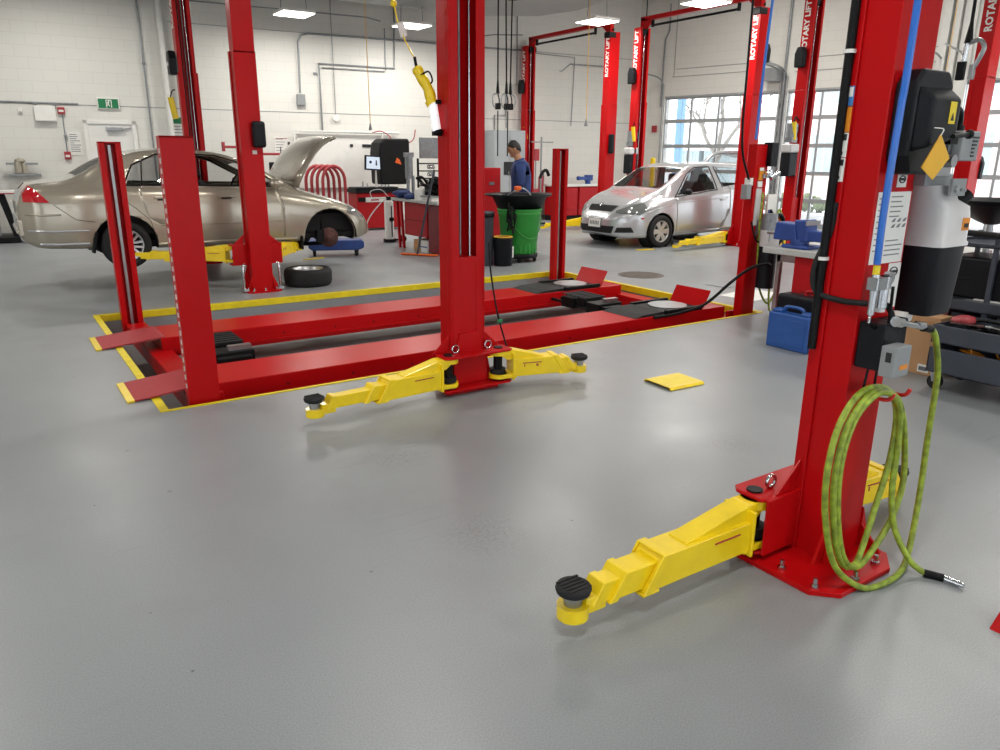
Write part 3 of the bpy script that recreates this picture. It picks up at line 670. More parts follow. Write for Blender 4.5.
# power unit on the outer side of the column (frame: local)
pu = MB().cyl((.225, .02, 1.49), (.225, .02, 1.66), .055, n=24)
for k in range(16):
    a = k*PI/8; pu.cbox((.225+.058*math.cos(a), .02+.058*math.sin(a), 1.58), (.016, .004, .15), rz=a)
pu.box(.11, .29, -.04, .09, 1.46, 1.50)
pu = pu.build('power_unit', 'zinc', liftA, label='grey ribbed motor with tank below')
MB().box(.285, .415, -.06, .05, 1.545, 1.65).build('switch_box', 'grey_box', pu, bevel=.005, label='grey switch box with printed wiring label')
mm = MB()
for k in range(6): mm.box(.36, .36+random.uniform(.015, .045), -.0630, -.06, 1.56+k*.013, 1.566+k*.013)
mm.build('wiring_print', 'label_black', pu)
MB().tube([(.20, .02, 1.66), (.20, .0, 1.70), (.25, -.02, 1.725), (.31, -.02, 1.72), (.345, -.01, 1.69), (.345, -.01, 1.65)], .012, 8).cyl((.345, -.01, 1.645), (.345, -.01, 1.67), .02, n=10).build('power_cable', 'black', pu)
MB().cyl((.09, -.12, 1.625), (.22, -.11, 1.635), .008, n=8).ball((.22, -.11, 1.635), .016).box(.10, .15, -.11, .0, 1.60, 1.64).build('release_lever', 'black', pu)
MB().cyl((.19, -.09, 1.545), (.19, -.04, 1.545), .022, n=14).box(.14, .26, -.05, .03, 1.49, 1.56).cyl((.14, -.07, 1.52), (.14, -.03, 1.52), .012, n=10).build('valve_block', 'steel', pu, bevel=.004)
MB().cyl((.215, -.108, 1.45), (.215, -.10, 1.45), .012, n=12).cyl((.25, -.108, 1.447), (.25, -.10, 1.447), .006, n=10).cyl((.27, -.108, 1.446), (.27, -.10, 1.446), .006, n=10).box(.185, .285, -.10, -.09, 1.425, 1.485).build('spec_plate', 'grey_box', pu)
def ring(w, d, z, cx=.28, cy=.0, r=.035):
    out = []
    for sx, sy, a0 in ((1, 1, 0), (-1, 1, PI/2), (-1, -1, PI), (1, -1, 1.5*PI)):
        for k in range(4):
            a = a0+k*PI/6; out.append((cx+sx*(w/2-r)+r*math.cos(a), cy+sy*(d/2-r)+r*math.sin(a), z))
    return out
def stack(m, rings):
    n = len(rings[0]); vs = [v for r_ in rings for v in r_]
    fs = [(i*n+k, i*n+(k+1) % n, (i+1)*n+(k+1) % n, (i+1)*n+k) for i in range(len(rings)-1) for k in range(n)]
    m.add(vs, fs, None, True); m.add(vs, [tuple(range(n))[::-1], tuple(range((len(rings)-1)*n, len(rings)*n))]); return m
m = stack(MB(), [ring(.222, .212, 1.243), ring(.222, .212, 1.255), ring(.212, .202, 1.26), ring(.21, .20, 1.345), ring(.20, .19, 1.385), ring(.15, .15, 1.41, cx=.25), ring(.13, .13, 1.46, cx=.235)])
m.build('reservoir_shoulder', 'translucent', pu, label='pale translucent tank top')
m = stack(MB(), [ring(.185, .175, .985), ring(.19, .18, 1.0), ring(.21, .20, 1.245)])
m.build('reservoir', 'black_plastic', pu, label='black oil tank')
MB().box(.305, .355, -.1035, -.1005, 1.30, 1.345).build('warning_label', 'label_orange', pu)
MB().box(.315, .345, -.105, -.1035, 1.31, 1.325).build('warning_print', 'label_black', pu)
MB().cyl((.335, -.05, 1.39), (.375, -.07, 1.43), .024, n=14).build('filler_cap', 'black', pu)
for cx_ in (.15, .20): MB().cyl((cx_, -.02, .975), (cx_, .03, .975), .022, n=14).build('bracket_boss', 'white', pu)
# yellow tag hanging off the lever: a thing of its own
t = thing('manila_tag', 'orange yellow card tag hanging from the lever of the foreground lift', 'tag', (AX-.06, AY-.145, 1.60))
MB().add([(.02, 0, .03), (.10, 0, -.045), (.005, -.005, -.115), (-.075, -.003, -.075)], [(0, 1, 2, 3)]).add([(.02, .0025, .03), (.10, .0025, -.045), (.005, -.0025, -.115), (-.075, 0, -.075)], [(0, 1, 2, 3)]).build('card', 'tag_yellow', t)
MB().tube([(.02, 0, .025), (.03, .0, .045), (.03, .03, .05)], .002, 5).build('string', 'paper', t)
# air regulator on the back face
rg = MB().cyl((-.075, -.07, 1.10), (-.075, -.07, 1.17), .014, n=10).box(-.09, .0, -.09, -.05, 1.115, 1.16).cyl((-.02, -.07, 1.05), (-.02, -.07, 1.16), .022, n=14).cyl((-.075, -.07, 1.03), (-.075, -.07, 1.10), .012, n=10).cyl((-.075, -.07, 1.0), (-.075, -.07, 1.03), .006, n=8).cyl((.02, -.075, 1.15), (.02, -.055, 1.15), .022, n=16)
rg = rg.build('air_regulator', 'chrome', liftA, loc=(-.085, .005, 0), bevel=.003, label='chrome air regulator with glass bowl')
MB().cyl((-.075, -.07, 1.17), (-.075, -.07, 1.20), .012, n=8).build('brass_fitting', 'label_yellow', rg)
MB().cyl((-.02, -.07, 1.035), (-.02, -.07, 1.10), .019, n=14).build('filter_bowl', 'translucent', rg)
MB().tube([(.03, -.08, 1.12), (.035, -.08, .98), (.02, -.06, .93)], .006, 6).tube([(-.07, -.07, 1.0), (.02, -.06, .95), (.04, -.05, .90)], .008, 6).build('air_tube', 'black', rg)
# black socket box with grey receptacle
bx = MB().box(-.105, .0, -.10, -.0, .82, .99).box(.0, .10, -.07, .0, .85, .99).build('outlet_box', 'black_plastic', liftA, bevel=.006, label='black outlet box')
MB().box(-.13, -.02, -.115, -.10, .865, .875).cyl((-.10, -.105, .93), (-.10, -.10, .93), .008, n=8).tube([(-.09, -.05, .82), (-.10, -.05, .76), (-.09, -.04, .71)], .005, 5).tube([(-.03, -.05, .82), (-.03, -.05, .74)], .005, 5).build('cover_latch', 'black', bx)
g = MB().box(-.135, -.035, -.165, -.11, .815, .925).build('receptacle', 'grey_box', bx, bevel=.004, label='grey metal receptacle box')
MB().box(-.10, -.05, -.1665, -.165, .842, .858).build('orange_label', 'label_orange', bx)
MB().box(-.1365, -.135, -.15, -.13, .87, .905).build('socket', 'label_black', bx)
for xx in (-.01, .10): MB().tube([(xx, .0, .70), (xx, -.06, .695), (xx, -.10, .70), (xx+.005, -.115, .725)], .008, 6).build('hose_hook', 'red_plastic', liftA)
o = MW().tube([(2.50, 1.395, 3.85), (2.496, 1.39, 2.02), (2.487, 1.388, 1.7), (2.482, 1.39, 1.4), (2.492, 1.392, 1.205)], .012, 10)
o = o.build('air_hose', 'blue_hose'); tag(o, 'blue air hose running down the foreground column to the chrome regulator', 'hose')
# green coiled hose (thing of its own, hung on the hook)
t = thing('air_hose', 'yellow green coiled air hose hanging on the foreground column', 'hose', (2.66, 1.38, 0))
Yh = 1.375
coil = [(2.78, 1.34, .958), (2.83, 1.34, .948), (2.87, 1.34, .915), (2.905, 1.34, .85), (2.945, 1.34, .74), (2.945, 1.335, .5), (2.93, 1.32, .25)]
loop1 = [(2.86, 1.29, .06), (2.74, 1.25, .016), (2.60, 1.235, .014), (2.49, 1.265, .016), (2.37, 1.31, .12), (2.31, 1.335, .30), (2.29, 1.345, .48), (2.34, 1.36, .64), (2.45, 1.375, .735), (2.57, 1.38, .755), (2.68, 1.375, .72), (2.735, 1.365, .62), (2.72, 1.355, .44), (2.66, 1.35, .26), (2.60, 1.34, .13)]
loop2 = [(2.52, 1.32, .075), (2.43, 1.32, .11), (2.365, 1.33, .25), (2.335, 1.34, .45), (2.375, 1.35, .63), (2.48, 1.36, .725), (2.59, 1.365, .745), (2.70, 1.36, .70), (2.77, 1.355, .60), (2.82, 1.35, .44), (2.82, 1.34, .32), (2.76, 1.33, .20), (2.66, 1.325, .11), (2.53, 1.31, .07), (2.43, 1.315, .13), (2.375, 1.33, .30), (2.36, 1.34, .50), (2.42, 1.35, .66), (2.53, 1.352, .735), (2.64, 1.355, .725), (2.72, 1.35, .65), (2.735, 1.34, .50), (2.725, 1.33, .33), (2.73, 1.30, .18), (2.76, 1.24, .06), (2.79, 1.19, .016)]
MW().tube(coil+loop1+loop2, .0118, 9, smooth=6).build('hose', 'green_hose', t)
MW().tube([(2.79, 1.19, .016), (2.81, 1.155, .014), (2.82, 1.13, .014)], .016, 8).build('hose_boot', 'black', t)
MW().cyl((2.82, 1.13, .014), (2.825, 1.075, .014), .012, n=10).cyl((2.825, 1.075, .014), (2.826, 1.06, .014), .009, n=10).build('plug', 'chrome', t)
MW().cyl((2.83, 1.34, .948), (2.77, 1.34, .96), .015, n=10).build('hose_collar', 'black', t)
MW().cyl((2.78, 1.34, .96), (2.60, 1.335, 1.0), .011, n=10).cyl((2.60, 1.335, 1.0), (2.565, 1.335, 1.007), .019, n=14).cyl((2.77, 1.34, .966), (2.72, 1.34, .976), .016, n=6).build('coupler', 'chrome', t)

# the other lifts -------------------------------------------------------------
BX, BY = 2.55, 8.75
liftB, (colB1, colB2) = lift('two_post_lift', 'red two post lift holding the gold sedan, behind the sunken four post lift', BX, BY, 4.0, .30, xf=2.56)
pin_plate(liftB, 0, 0, 1, .34, (-.22, .22)); pin_plate(liftB, .0, SPAN, -1, .34, (-.22, .22))
la(liftB, BX, BY, (2.32, 9.0), (1.30, 9.75), z0=.345); la(liftB, BX, BY, (2.78, 9.0), (3.35, 9.80), z0=.345)
la(liftB, BX, BY, (2.32, 11.42), (1.30, 11.05), z0=.345); la(liftB, BX, BY, (2.78, 11.42), (3.35, 11.0), z0=.345)
o = MB().box(-.0, .14, -.10, -.0, 1.62, 1.90).build('cylinder_cover', 'black_plastic', colB1, bevel=.03, seg=3, label='black ribbed cover box'); 
MB().box(.0, .05, -.002, 0, 1.55, 1.59).build('sticker', 'paper', colB1)
for sx in (-1, 1):
    MB().tube([(sx*.21, .02, .03), (sx*.21, .03, .28), (sx*.19, .05, .33)], .016, 6).box(sx*.21-.03, sx*.21+.03, -.03, .07, .02, .05).build('foot_guard', 'chrome', colB1)
spotlight_box(colB2, -.12, SPAN-.09, 2.74)
MB().cyl((-.218, SPAN-.09, 2.72), (-.224, SPAN-.09, 2.72), .03, n=12).build('dial', 'paper', colB2)
# lift C : far lift pair
CWD, CDP = .27, .20
CX, CY = 11.40, 12.66
liftC, (colC1, colC2) = lift('two_post_lift', 'farthest empty red two post lift standing in front of the back bench', CX, CY, 4.05, .06, xf=11.22)
la(liftC, CX, CY, (11.15, 13.0), (9.9, 13.05), z0=.075); la(liftC, CX, CY, (11.68, 13.0), (12.4, 13.2), z0=.075)
la(liftC, CX, CY, (11.12, 15.4), (10.35, 14.6), z0=.075); pin_plate(liftC, 0, 0, 1, .07, (-.22, .22))
spotlight_box(colC2, -.31, SPAN-.06, 3.15)
MB().box(-.08, .03, -.09, 0, 1.62, 2.02).build('cylinder_cover', 'black_plastic', colC1, bevel=.02); MB().box(-.02, .05, -.002, 0, 1.62, 1.67).build('sticker', 'paper', colC1)
# lift D : hatchback lift
DX, DY = 11.42, 8.95
liftD, (colD1, colD2) = lift('two_post_lift', 'red two post lift with the silver hatchback between its columns', DX, DY, 4.0, .06, xf=11.30)
la(liftD, DX, DY, (11.15, 9.15), (9.75, 9.05), z0=.075); la(liftD, DX, DY, (11.7, 9.15), (12.6, 9.7), z0=.075)
la(liftD, DX, DY, (11.15, 11.65), (10.4, 11.2), z0=.075); la(liftD, DX, DY, (11.65, 11.65), (12.4, 11.2), z0=.075)
pin_plate(liftD, 0, 0, 1, .07, (-.22, .22))
spotlight_box(colD2, -.25, SPAN-.06, 3.12); spotlight_box(colD1, .12, .07, 3.3, sx=1)
# lift E : behind the vise bench
EX, EY = 11.42, 5.2
liftE, (colE1, colE2) = lift('two_post_lift', 'red two post lift behind the vise bench and the foreground column', EX, EY, 4.0, .06, xf=11.42)
la(liftE, EX, EY, (11.15, 7.95), (10.0, 7.30), z0=.075); la(liftE, EX, EY, (11.68, 7.9), (12.5, 7.6), z0=.075)
la(liftE, EX, EY, (11.15, 5.42), (10.2, 5.7), z0=.075)
spotlight_box(colE2, -.13, SPAN-.07, 3.12); spotlight_box(colE1, .12, .06, 1.45, sx=1)
def small_power_unit(par, x, y, z, f=-1, red=False):
    o = MB().cyl((x, y, z+.22), (x, y, z+.44), .085, n=20).box(x-.07, x+.07, y-.07, y+.07, z+.14, z+.22).cyl((x+.11, y, z+.30), (x+.11, y, z+.42), .04, n=10).build('power_unit', 'zinc', par)
    MB().box(x-.12, x+.12, y-.10, y+.10, z-.02, z+.12).build('reservoir_shoulder', 'translucent', o, bevel=.03, seg=3)
    MB().box(x-.11, x+.11, y-.09, y+.09, z-.40, z-.02).build('reservoir', 'black_plastic', o, bevel=.02)
    MB().tube([(x, y, z+.44), (x+.05, y-.02, z+.53), (x+.16, y-.02, z+.42), (x+.14, y-.02, z+.2)], .012, 6).build('power_cable', 'black', o)
    return o
small_power_unit(liftE, -.26, SPAN-.12, 1.66); small_power_unit(liftD, -.26, SPAN-.1, 1.62)

# ================================================================== SUNKEN FOUR POST LIFT
m = MW(); t_ = .045
m.box(PX0-t_, PX1+t_, PY0-.025, PY0, -.08, .006).box(PX0-t_, PX1+t_, PY1, PY1+t_, -.0, .006).box(PX0-t_, PX0, PY0, PY1, 0, .006).box(PX1, PX1+t_, PY0, PY1, 0, .006)
m.box(PX0, PX1, PY1-.008, PY1, -.06, .006).box(PX0, PX0+.008, PY0, PY1, -.06, .006).box(PX1-.008, PX1, PY0, PY1, -.07, .006)
o = m.build('pit_frame', 'yellow_line'); o['kind'] = 'structure'
fp = thing('four_post_lift', 'red four post drive-on lift sunk into a yellow edged pit', 'vehicle lift', (3.6, 6.5, -.26))
def post(x, y, f, top=1.65, near=True):
    """post .19 x .10; f: +1 open side to +y"""
    w, d = .19, .10
    P = [(x+a, y+f*b) for a, b in [(-w/2, 0), (w/2, 0), (w/2, d), (w/2-.05, d), (w/2-.05, d-.008), (w/2-.008, d-.008), (w/2-.008, .008), (-w/2+.008, .008), (-w/2+.008, d-.008), (-w/2+.05, d-.008), (-w/2+.05, d), (-w/2, d)]]
    c = MW().prism(P, -.26, top); c.box(x-w/2-.03, x+w/2+.03, min(y-.03*f, y+f*(d+.05)), max(y-.03*f, y+f*(d+.05)), -.26, -.24)
    c.prism(P, top, top+.001)
    o = c.build('post', 'red', fp, bevel=.005)
    k = MW().box(x-w/2-.002, x+w/2+.002, min(y, y+f*d), max(y, y+f*d), top-.012, top); k.build('post_cap', 'red', o, bevel=.003)
    MW().box(x-.012, x+.012, min(y+f*.04, y+f*.055), max(y+f*.04, y+f*.055), -.2, top-.03).build('ladder_rail', 'steel', o)
    return o
pNL = post(.985, 4.885, 1); pFL = post(1.02, 8.08, -1); pFR = post(6.36, 8.08, -1); pNR = post(6.40, 4.885, 1, 1.68)
m = MB()
for k in range(26):   # white latch teeth specks on the near left post
    z = .1+k*.058; m.box(.89-3.6-.004, .89-3.6, 4.91-6.5, 4.93-6.5, z+.26, z+.26+.03)
m.build('latch_strip', 'paper', pNL)
# runways
def runway(y0, y1, zt=.05, zb=-.12):
    o = MW().box(1.05, 6.30, y0, y1, zb+.03, zt).box(1.05, 6.30, y0-.0, y0+.06, zb, zb+.03).box(1.05, 6.30, y1-.06, y1, zb, zb+.03).build('runway', 'red', fp, bevel=.006)
    MW().box(1.05, 6.3, y0-.012, y0, zb+.03, zb+.05).box(1.05, 6.3, y1, y1+.012, zb+.03, zb+.05).build('runway_rail', 'red', o)
    m = MW()
    for x in (1.6, 2.1, 2.6, 3.0, 3.5, 4.2, 4.9): m.cyl((x, y0-.003, -.03), (x, y0+.01, -.03), .008, n=8)
    m.build('side_hole', 'black', o)
    r = MW().prism([(.56, .002), (.56, .010), (1.06, .058), (1.09, .052), (1.06, .045)], y0+.02, y1-.02, 'y').build('approach_ramp', 'red_ramp', o, label='dull red approach ramp with yellow tip')
    MW().prism([(.555, .0005), (.555, .0125), (.60, .0165), (.60, .003)], y0+.018, y1-.018, 'y').build('ramp_tip', 'yellow', o)
    # turntable plates and skid surface
    MW().prism([(5.02, .052), (5.14, .075), (5.42, .082), (5.42, .052)], y0+.02, y1-.02, 'y').build('slip_plate', 'rubber', o)
    MW().box(5.42, 5.95, y0+.0, y1-.0, .05, .075).box(5.42, 5.95, y0-.01, y0+.03, .07, .095).box(5.42, 5.95, y1-.03, y1+.01, .07, .095).build('turntable_frame', 'black', o, bevel=.004)
    MW().cyl((5.70, (y0+y1)/2, .075), (5.70, (y0+y1)/2, .088), .20, n=28).build('turntable', 'steel', o)
    M = Matrix.Translation((5.99, 0, .05)) @ Matrix.Rotation(R(-62), 4, 'Y')
    MW().box(.0, .20, y0+.02, y1-.02, 0, .012, M).build('wheel_stop', 'red', o, bevel=.004, label='bright red tilted wheel stop flap')
    return o
runway(5.09, 5.60); runway(6.68, 7.20)
for x in (1.04, 6.32):
    MW().box(x-.09, x+.09, 4.99, 7.98, -.20, -.06).box(x-.09, x+.09, 4.99, 5.02, -.2, .02).build('cross_beam', 'red', fp, bevel=.008)
def jack(x, y0, y1, lb):
    o = MW().box(x-.13, x+.13, y0+.18, y1-.18, -.04, .03).box(x-.17, x+.17, y0+.25, y0+.45, -.06, .055).box(x-.17, x+.17, y1-.45, y1-.25, -.06, .055).box(x-.15, x+.15, y0+.5, y1-.5, .0, .075)
    o = o.build('rolling_jack', 'black', fp, bevel=.008, label=lb)
    m = MW()
    for q in range(6): m.box(x-.152, x+.152, y0+.5+q*.07, y0+.5+q*.07+.035, .074, .082)
    m.build('jack_top', 'rubber', o)
    MW().box(x-.02, x+.16, y0+.30, y0+.36, .05, .09).cyl((x+.1, y0+.2, -.1), (x+.1, y0+.6, -.1), .05, n=12).build('jack_pump', 'steel', o)
    MW().box(x+.171, x+.172, y0+.30, y0+.36, -.01, .03).build('yellow_sticker', 'label_yellow', o)
    MW().cyl((x-.12, y0+.0, -.03), (x-.12, y1, -.02), .018, n=8).cyl((x+.12, y0, -.02), (x+.12, y1, -.02), .018, n=8).build('jack_rail', 'black', o)
jack(1.43, 5.62, 6.85, 'black rolling jack spanning the runways at the ramp end'); jack(5.35, 5.58, 6.70, 'black rolling jack spanning the runways at the far end')
# hydraulic unit on the near right post
pu4 = MW().cyl((6.46, 4.77, .78), (6.46, 4.77, 1.02), .075, n=24).box(6.40, 6.52, 4.80, 4.885, .80, .95)
pu4 = pu4.build('power_unit', 'zinc', fp, label='grey motor over a black oil tank')
MW().cyl((6.47, 4.76, .70), (6.47, 4.76, .86), .095, n=24).build('reservoir_shoulder', 'translucent', pu4)
MW().cyl((6.47, 4.76, .28), (6.47, 4.76, .70), .09, n=24).build('reservoir', 'black_plastic', pu4)
MW().tube([(6.42, 4.68, .52), (6.36, 4.68, .54), (6.2, 4.74, .50), (6.05, 4.84, .36), (5.85, 4.97, .14), (5.6, 5.06, .06), (5.25, 5.08, .045)], .016, 8).build('hydraulic_hose', 'black', pu4)
MW().box(6.345, 6.425, 4.875, 4.884, .90, 1.26).build('instruction_label', 'translucent', pNR)
MW().box(6.36, 6.42, 4.872, 4.884, 1.34, 1.46).build('warning_label', 'label_orange', pNR); MW().box(6.36, 6.42, 4.870, 4.872, 1.43, 1.46).build('sticker', 'paper', pNR); MW().box(6.355, 6.42, 4.872, 4.884, 1.275, 1.33).build('sticker', 'paper', pNR)
MW().box(6.20, 6.27, 4.88, 4.95, 1.16, 1.30).build('control_box', 'grey_box', pNR, bevel=.004); MW().box(6.255, 6.30, 4.89, 4.96, 1.29, 1.36).build('control_box', 'white', pNR, bevel=.004)
MW().box(6.46, 6.57, 4.83, 4.93, 1.47, 1.70).build('control_box', 'black_plastic', pNR, bevel=.008)
MW().cyl((6.42, 4.86, 1.40), (6.46, 4.86, 1.40), .035, n=12).cyl((6.52, 4.86, 1.36), (6.62, 4.84, 1.41), .025, n=12).box(6.40, 6.62, 4.86, 4.89, 1.36, 1.40).cyl((6.5, 4.85, 1.44), (6.5, 4.85, 1.38), .02).build('air_regulator', 'chrome', pNR)
MW().box(6.52, 6.66, 4.86, 4.88, .98, 1.20).build('notice_sheet', 'paper', pNR); MW().box(6.54, 6.60, 4.855, 4.86, .99, 1.05).build('notice_print', 'vise_blue', pNR)
MW().tube([(6.58, 4.82, .92), (6.64, 4.80, 1.0), (6.72, 4.80, .95), (6.74, 4.80, .78), (6.66, 4.80, .70), (6.6, 4.8, .82)], .018, 6).tube([(6.70, 4.84, 1.0), (6.73, 4.84, .85), (6.66, 4.84, .66)], .012, 6).tube([(6.52, 4.82, 1.05), (6.6, 4.80, .95), (6.7, 4.80, .9)], .014, 6).build('cable_bundle', 'black', pNR)
MW().tube([(6.31, 4.87, .94), (6.31, 4.84, .85), (6.36, 4.82, .75), (6.46, 4.84, .74)], .010, 6).tube([(6.24, 4.90, 1.35), (6.09, 4.90, 1.7), (6.06, 4.90, 2.6), (6.04, 4.92, 5.5)], .012, 6).build('power_cable', 'black', pNR)
MW().tube([(6.66, 4.83, 1.0), (6.74, 4.82, .85), (6.74, 4.82, .72), (6.66, 4.82, .64)], .010, 6).build('orange_lead', 'orange', pNR)
t = thing('air_hose', 'yellow green air hose looped on the near right post of the sunken lift', 'hose', (6.6, 4.8, 0))
MW().tube([(6.415, 4.85, 1.22), (6.40, 4.84, 1.0), (6.41, 4.83, .6), (6.46, 4.82, .3), (6.56, 4.80, .12), (6.66, 4.80, .12), (6.74, 4.80, .3), (6.78, 4.81, .6), (6.74, 4.82, .9), (6.68, 4.83, 1.05), (6.63, 4.82, .9), (6.66, 4.81, .5), (6.60, 4.79, .25), (6.60, 4.77, .05), (6.62, 4.74, .012)], .011, 7).build('hose', 'green_hose', t)
MW().cyl((6.62, 4.74, .012), (6.66, 4.71, .012), .012, n=8).build('plug', 'chrome', t)
o = MW().tube([(6.21, 4.84, 1.72), (6.225, 4.84, 2.4), (6.27, 4.84, 3.4), (6.33, 4.85, 5.5)], .013, 8).build('air_hose', 'blue_hose'); tag(o, 'purple blue hose dropping to the near right post of the sunken lift', 'hose')
# ================================================================== CARS
def interp(tab, x):
    if x <= tab[0][0]: return tab[0][1]
    for (x0, y0), (x1, y1) in zip(tab, tab[1:]):
        if x <= x1:
            t = (x-x0)/(x1-x0); return y0+(y1-y0)*t
    return tab[-1][1]
def smooth_tab(tab, step=.04):
    """soften the corners of a polyline table"""
    xs = []; x = tab[0][0]
    while x < tab[-1][0]: xs.append(x); x += step
    xs.append(tab[-1][0])
    out = []
    for x in xs:
        w = min(.08, x-tab[0][0], tab[-1][0]-x)
        out.append((x, (interp(tab, x-w)+2*interp(tab, x)+interp(tab, x+w))/4))
    return out
class CarBody:
    def __init__(s, zb, w, belt, top, hmax=.45):
        s.zb, s.w, s.belt, s.top = [smooth_tab(t) for t in (zb, w, belt, top)]; s.x0, s.x1 = zb[0][0], zb[-1][0]
        s.x1 = top[-1][0]
    def section(s, x):
        zb, w, bl, zt = interp(s.zb, x), interp(s.w, x), interp(s.belt, x), interp(s.top, x)
        g = max(zt-bl, .012); hh = bl-zb
        k = min(1, max(0, g/.30)); k = k*k*(3-2*k)
        inset = .40*g+.20*w*(1-k)
        P = [(.0, zb+.01), (.88*w, zb), (.955*w, zb+.02), (.985*w, zb+.10*hh), (w, zb+.32*hh), (w, zb+.55*hh), (.992*w, zb+.74*hh), (.975*w, zb+.88*hh), (.945*w, bl-.01), (.925*w, bl)]
        yb = .925*w; yr = yb-inset
        for t in (.15, .35, .55, .75, .90): P.append((yb+(yr-yb)*(t**1.15), bl+g*(t if k > .5 else t**.7)))
        P += [(yr-.05*w, bl+g*.955), (yr*.78, zt-.012*k-.004), (yr*.5, zt-.003), (yr*.22, zt), (0, zt)]
        return P
    def side_y(s, x, z):
        P = s.section(x)[2:]
        for (y0, z0), (y1, z1) in zip(P, P[1:]):
            if z0 <= z <= z1 and z1 > z0: return y0+(y1-y0)*(z-z0)/(z1-z0)
        return P[0][0] if z < P[0][1] else 0
    def mesh(s, step=.045):
        n = int((s.x1-s.x0)/step)+1; bm = bmesh.new(); lay = bm.faces.layers.int.new('strip'); rows = []
        for i in range(n+1):
            x = s.x0+(s.x1-s.x0)*i/n; S = s.section(x)
            full = [(-y, z) for y, z in S[1:]][::1]
            right = [bm.verts.new((x, y, z)) for y, z in S]            # +y side incl. centre bottom and top
            left = [bm.verts.new((x, -y, z)) for y, z in S[1:-1]]
            rows.append((right, left))
        k = len(rows[0][0])
        for (r0, l0), (r1, l1) in zip(rows, rows[1:]):
            for j in range(k-1):
                f = bm.faces.new((r0[j], r1[j], r1[j+1], r0[j+1])); f[lay] = j; f.smooth = True
            L0 = [r0[0]]+l0+[r0[-1]]; L1 = [r1[0]]+l1+[r1[-1]]
            for j in range(k-1):
                f = bm.faces.new((L0[j], L0[j+1], L1[j+1], L1[j])); f[lay] = j; f.smooth = True
        for (r, l) in (rows[0], rows[-1]):
            # end cap as strips between left and right
            L = [r[0]]+l+[r[-1]]
            for j in range(1, k-2):
                f = bm.faces.new((r[j], r[j+1], L[j+1], L[j])); f[lay] = 50; f.smooth = True
            f = bm.faces.new((r[0], r[1], L[1])); f[lay] = 50
            f = bm.faces.new((r[k-2], r[k-1], L[k-2])); f[lay] = 50
        bmesh.ops.recalc_face_normals(bm, faces=bm.faces)
        return bm, lay
def inside(poly, a, b):
    sgn = 0
    for (x0, y0), (x1, y1) in zip(poly, poly[1:]+poly[:1]):
        c = (x1-x0)*(b-y0)-(y1-y0)*(a-x0)
        if abs(c) < 1e-7: continue
        if sgn == 0: sgn = 1 if c > 0 else -1
        elif (c > 0) != (sgn > 0): return False
    return True
def extract(bm, poly, ax, cond, name, m, parent, off=0, remove=True, solid=0, label=None):
    """cut a convex outline into the shell and lift those faces out as a part; ax 'y': outline in x,z; ax 'x': outline in y,z"""
    ia, ib = ((0, 2) if ax == 'y' else (1, 2))
    xs = [p[0] for p in poly]; zs = [p[1] for p in poly]; M_ = .12
    for (a0, b0), (a1, b1) in zip(poly, poly[1:]+poly[:1]):
        fs = [f for f in bm.faces if cond(f) and min(xs)-M_ < f.calc_center_median()[ia] < max(xs)+M_ and min(zs)-M_ < f.calc_center_median()[ib] < max(zs)+M_]
        if not fs: return None
        geom = list({v for f in fs for v in f.verts})+list({e for f in fs for e in f.edges})+fs
        co = [0, 0, 0]; no = [0, 0, 0]; co[ia], co[ib] = a0, b0; no[ia], no[ib] = b1-b0, -(a1-a0)
        bmesh.ops.bisect_plane(bm, geom=geom, dist=1e-6, plane_co=co, plane_no=no)
    sel = [f for f in bm.faces if cond(f) and inside(poly, f.calc_center_median()[ia], f.calc_center_median()[ib])]
    if not sel: return None
    if name:
        nb = bmesh.new(); vm = {}
        for f in sel:
            vs = []
            for v in f.verts:
                if v not in vm: vm[v] = nb.verts.new(v.co+v.normal*off)
                vs.append(vm[v])
            try: q = nb.faces.new(vs); q.smooth = True
            except ValueError: pass
        me = bpy.data.meshes.new(name); nb.to_mesh(me); nb.free()
        o = bpy.data.objects.new(name, me); SC.collection.objects.link(o); me.materials.append(MATS[m]); o.parent = parent
        if solid:
            sd = o.modifiers.new('s', 'SOLIDIFY'); sd.thickness = solid; sd.offset = -1
        if label: o['label'] = label
    else: o = None
    if remove: bmesh.ops.delete(bm, geom=sel, context='FACES_ONLY')
    return o
def finish(bm, name, m, parent, solid=.004, label=None):
    me = bpy.data.meshes.new(name); bm.to_mesh(me); bm.free()
    o = bpy.data.objects.new(name, me); SC.collection.objects.link(o); me.materials.append(MATS[m]); o.parent = parent
    if solid:
        sd = o.modifiers.new('s', 'SOLIDIFY'); sd.thickness = solid; sd.offset = -1
    if label: o['label'] = label
    return o
def circ(cx, cz, r, n=20, a0=0, a1=2*PI): return [(cx+r*math.cos(a0+(a1-a0)*i/n), cz+r*math.sin(a0+(a1-a0)*i/n)) for i in range(n)]
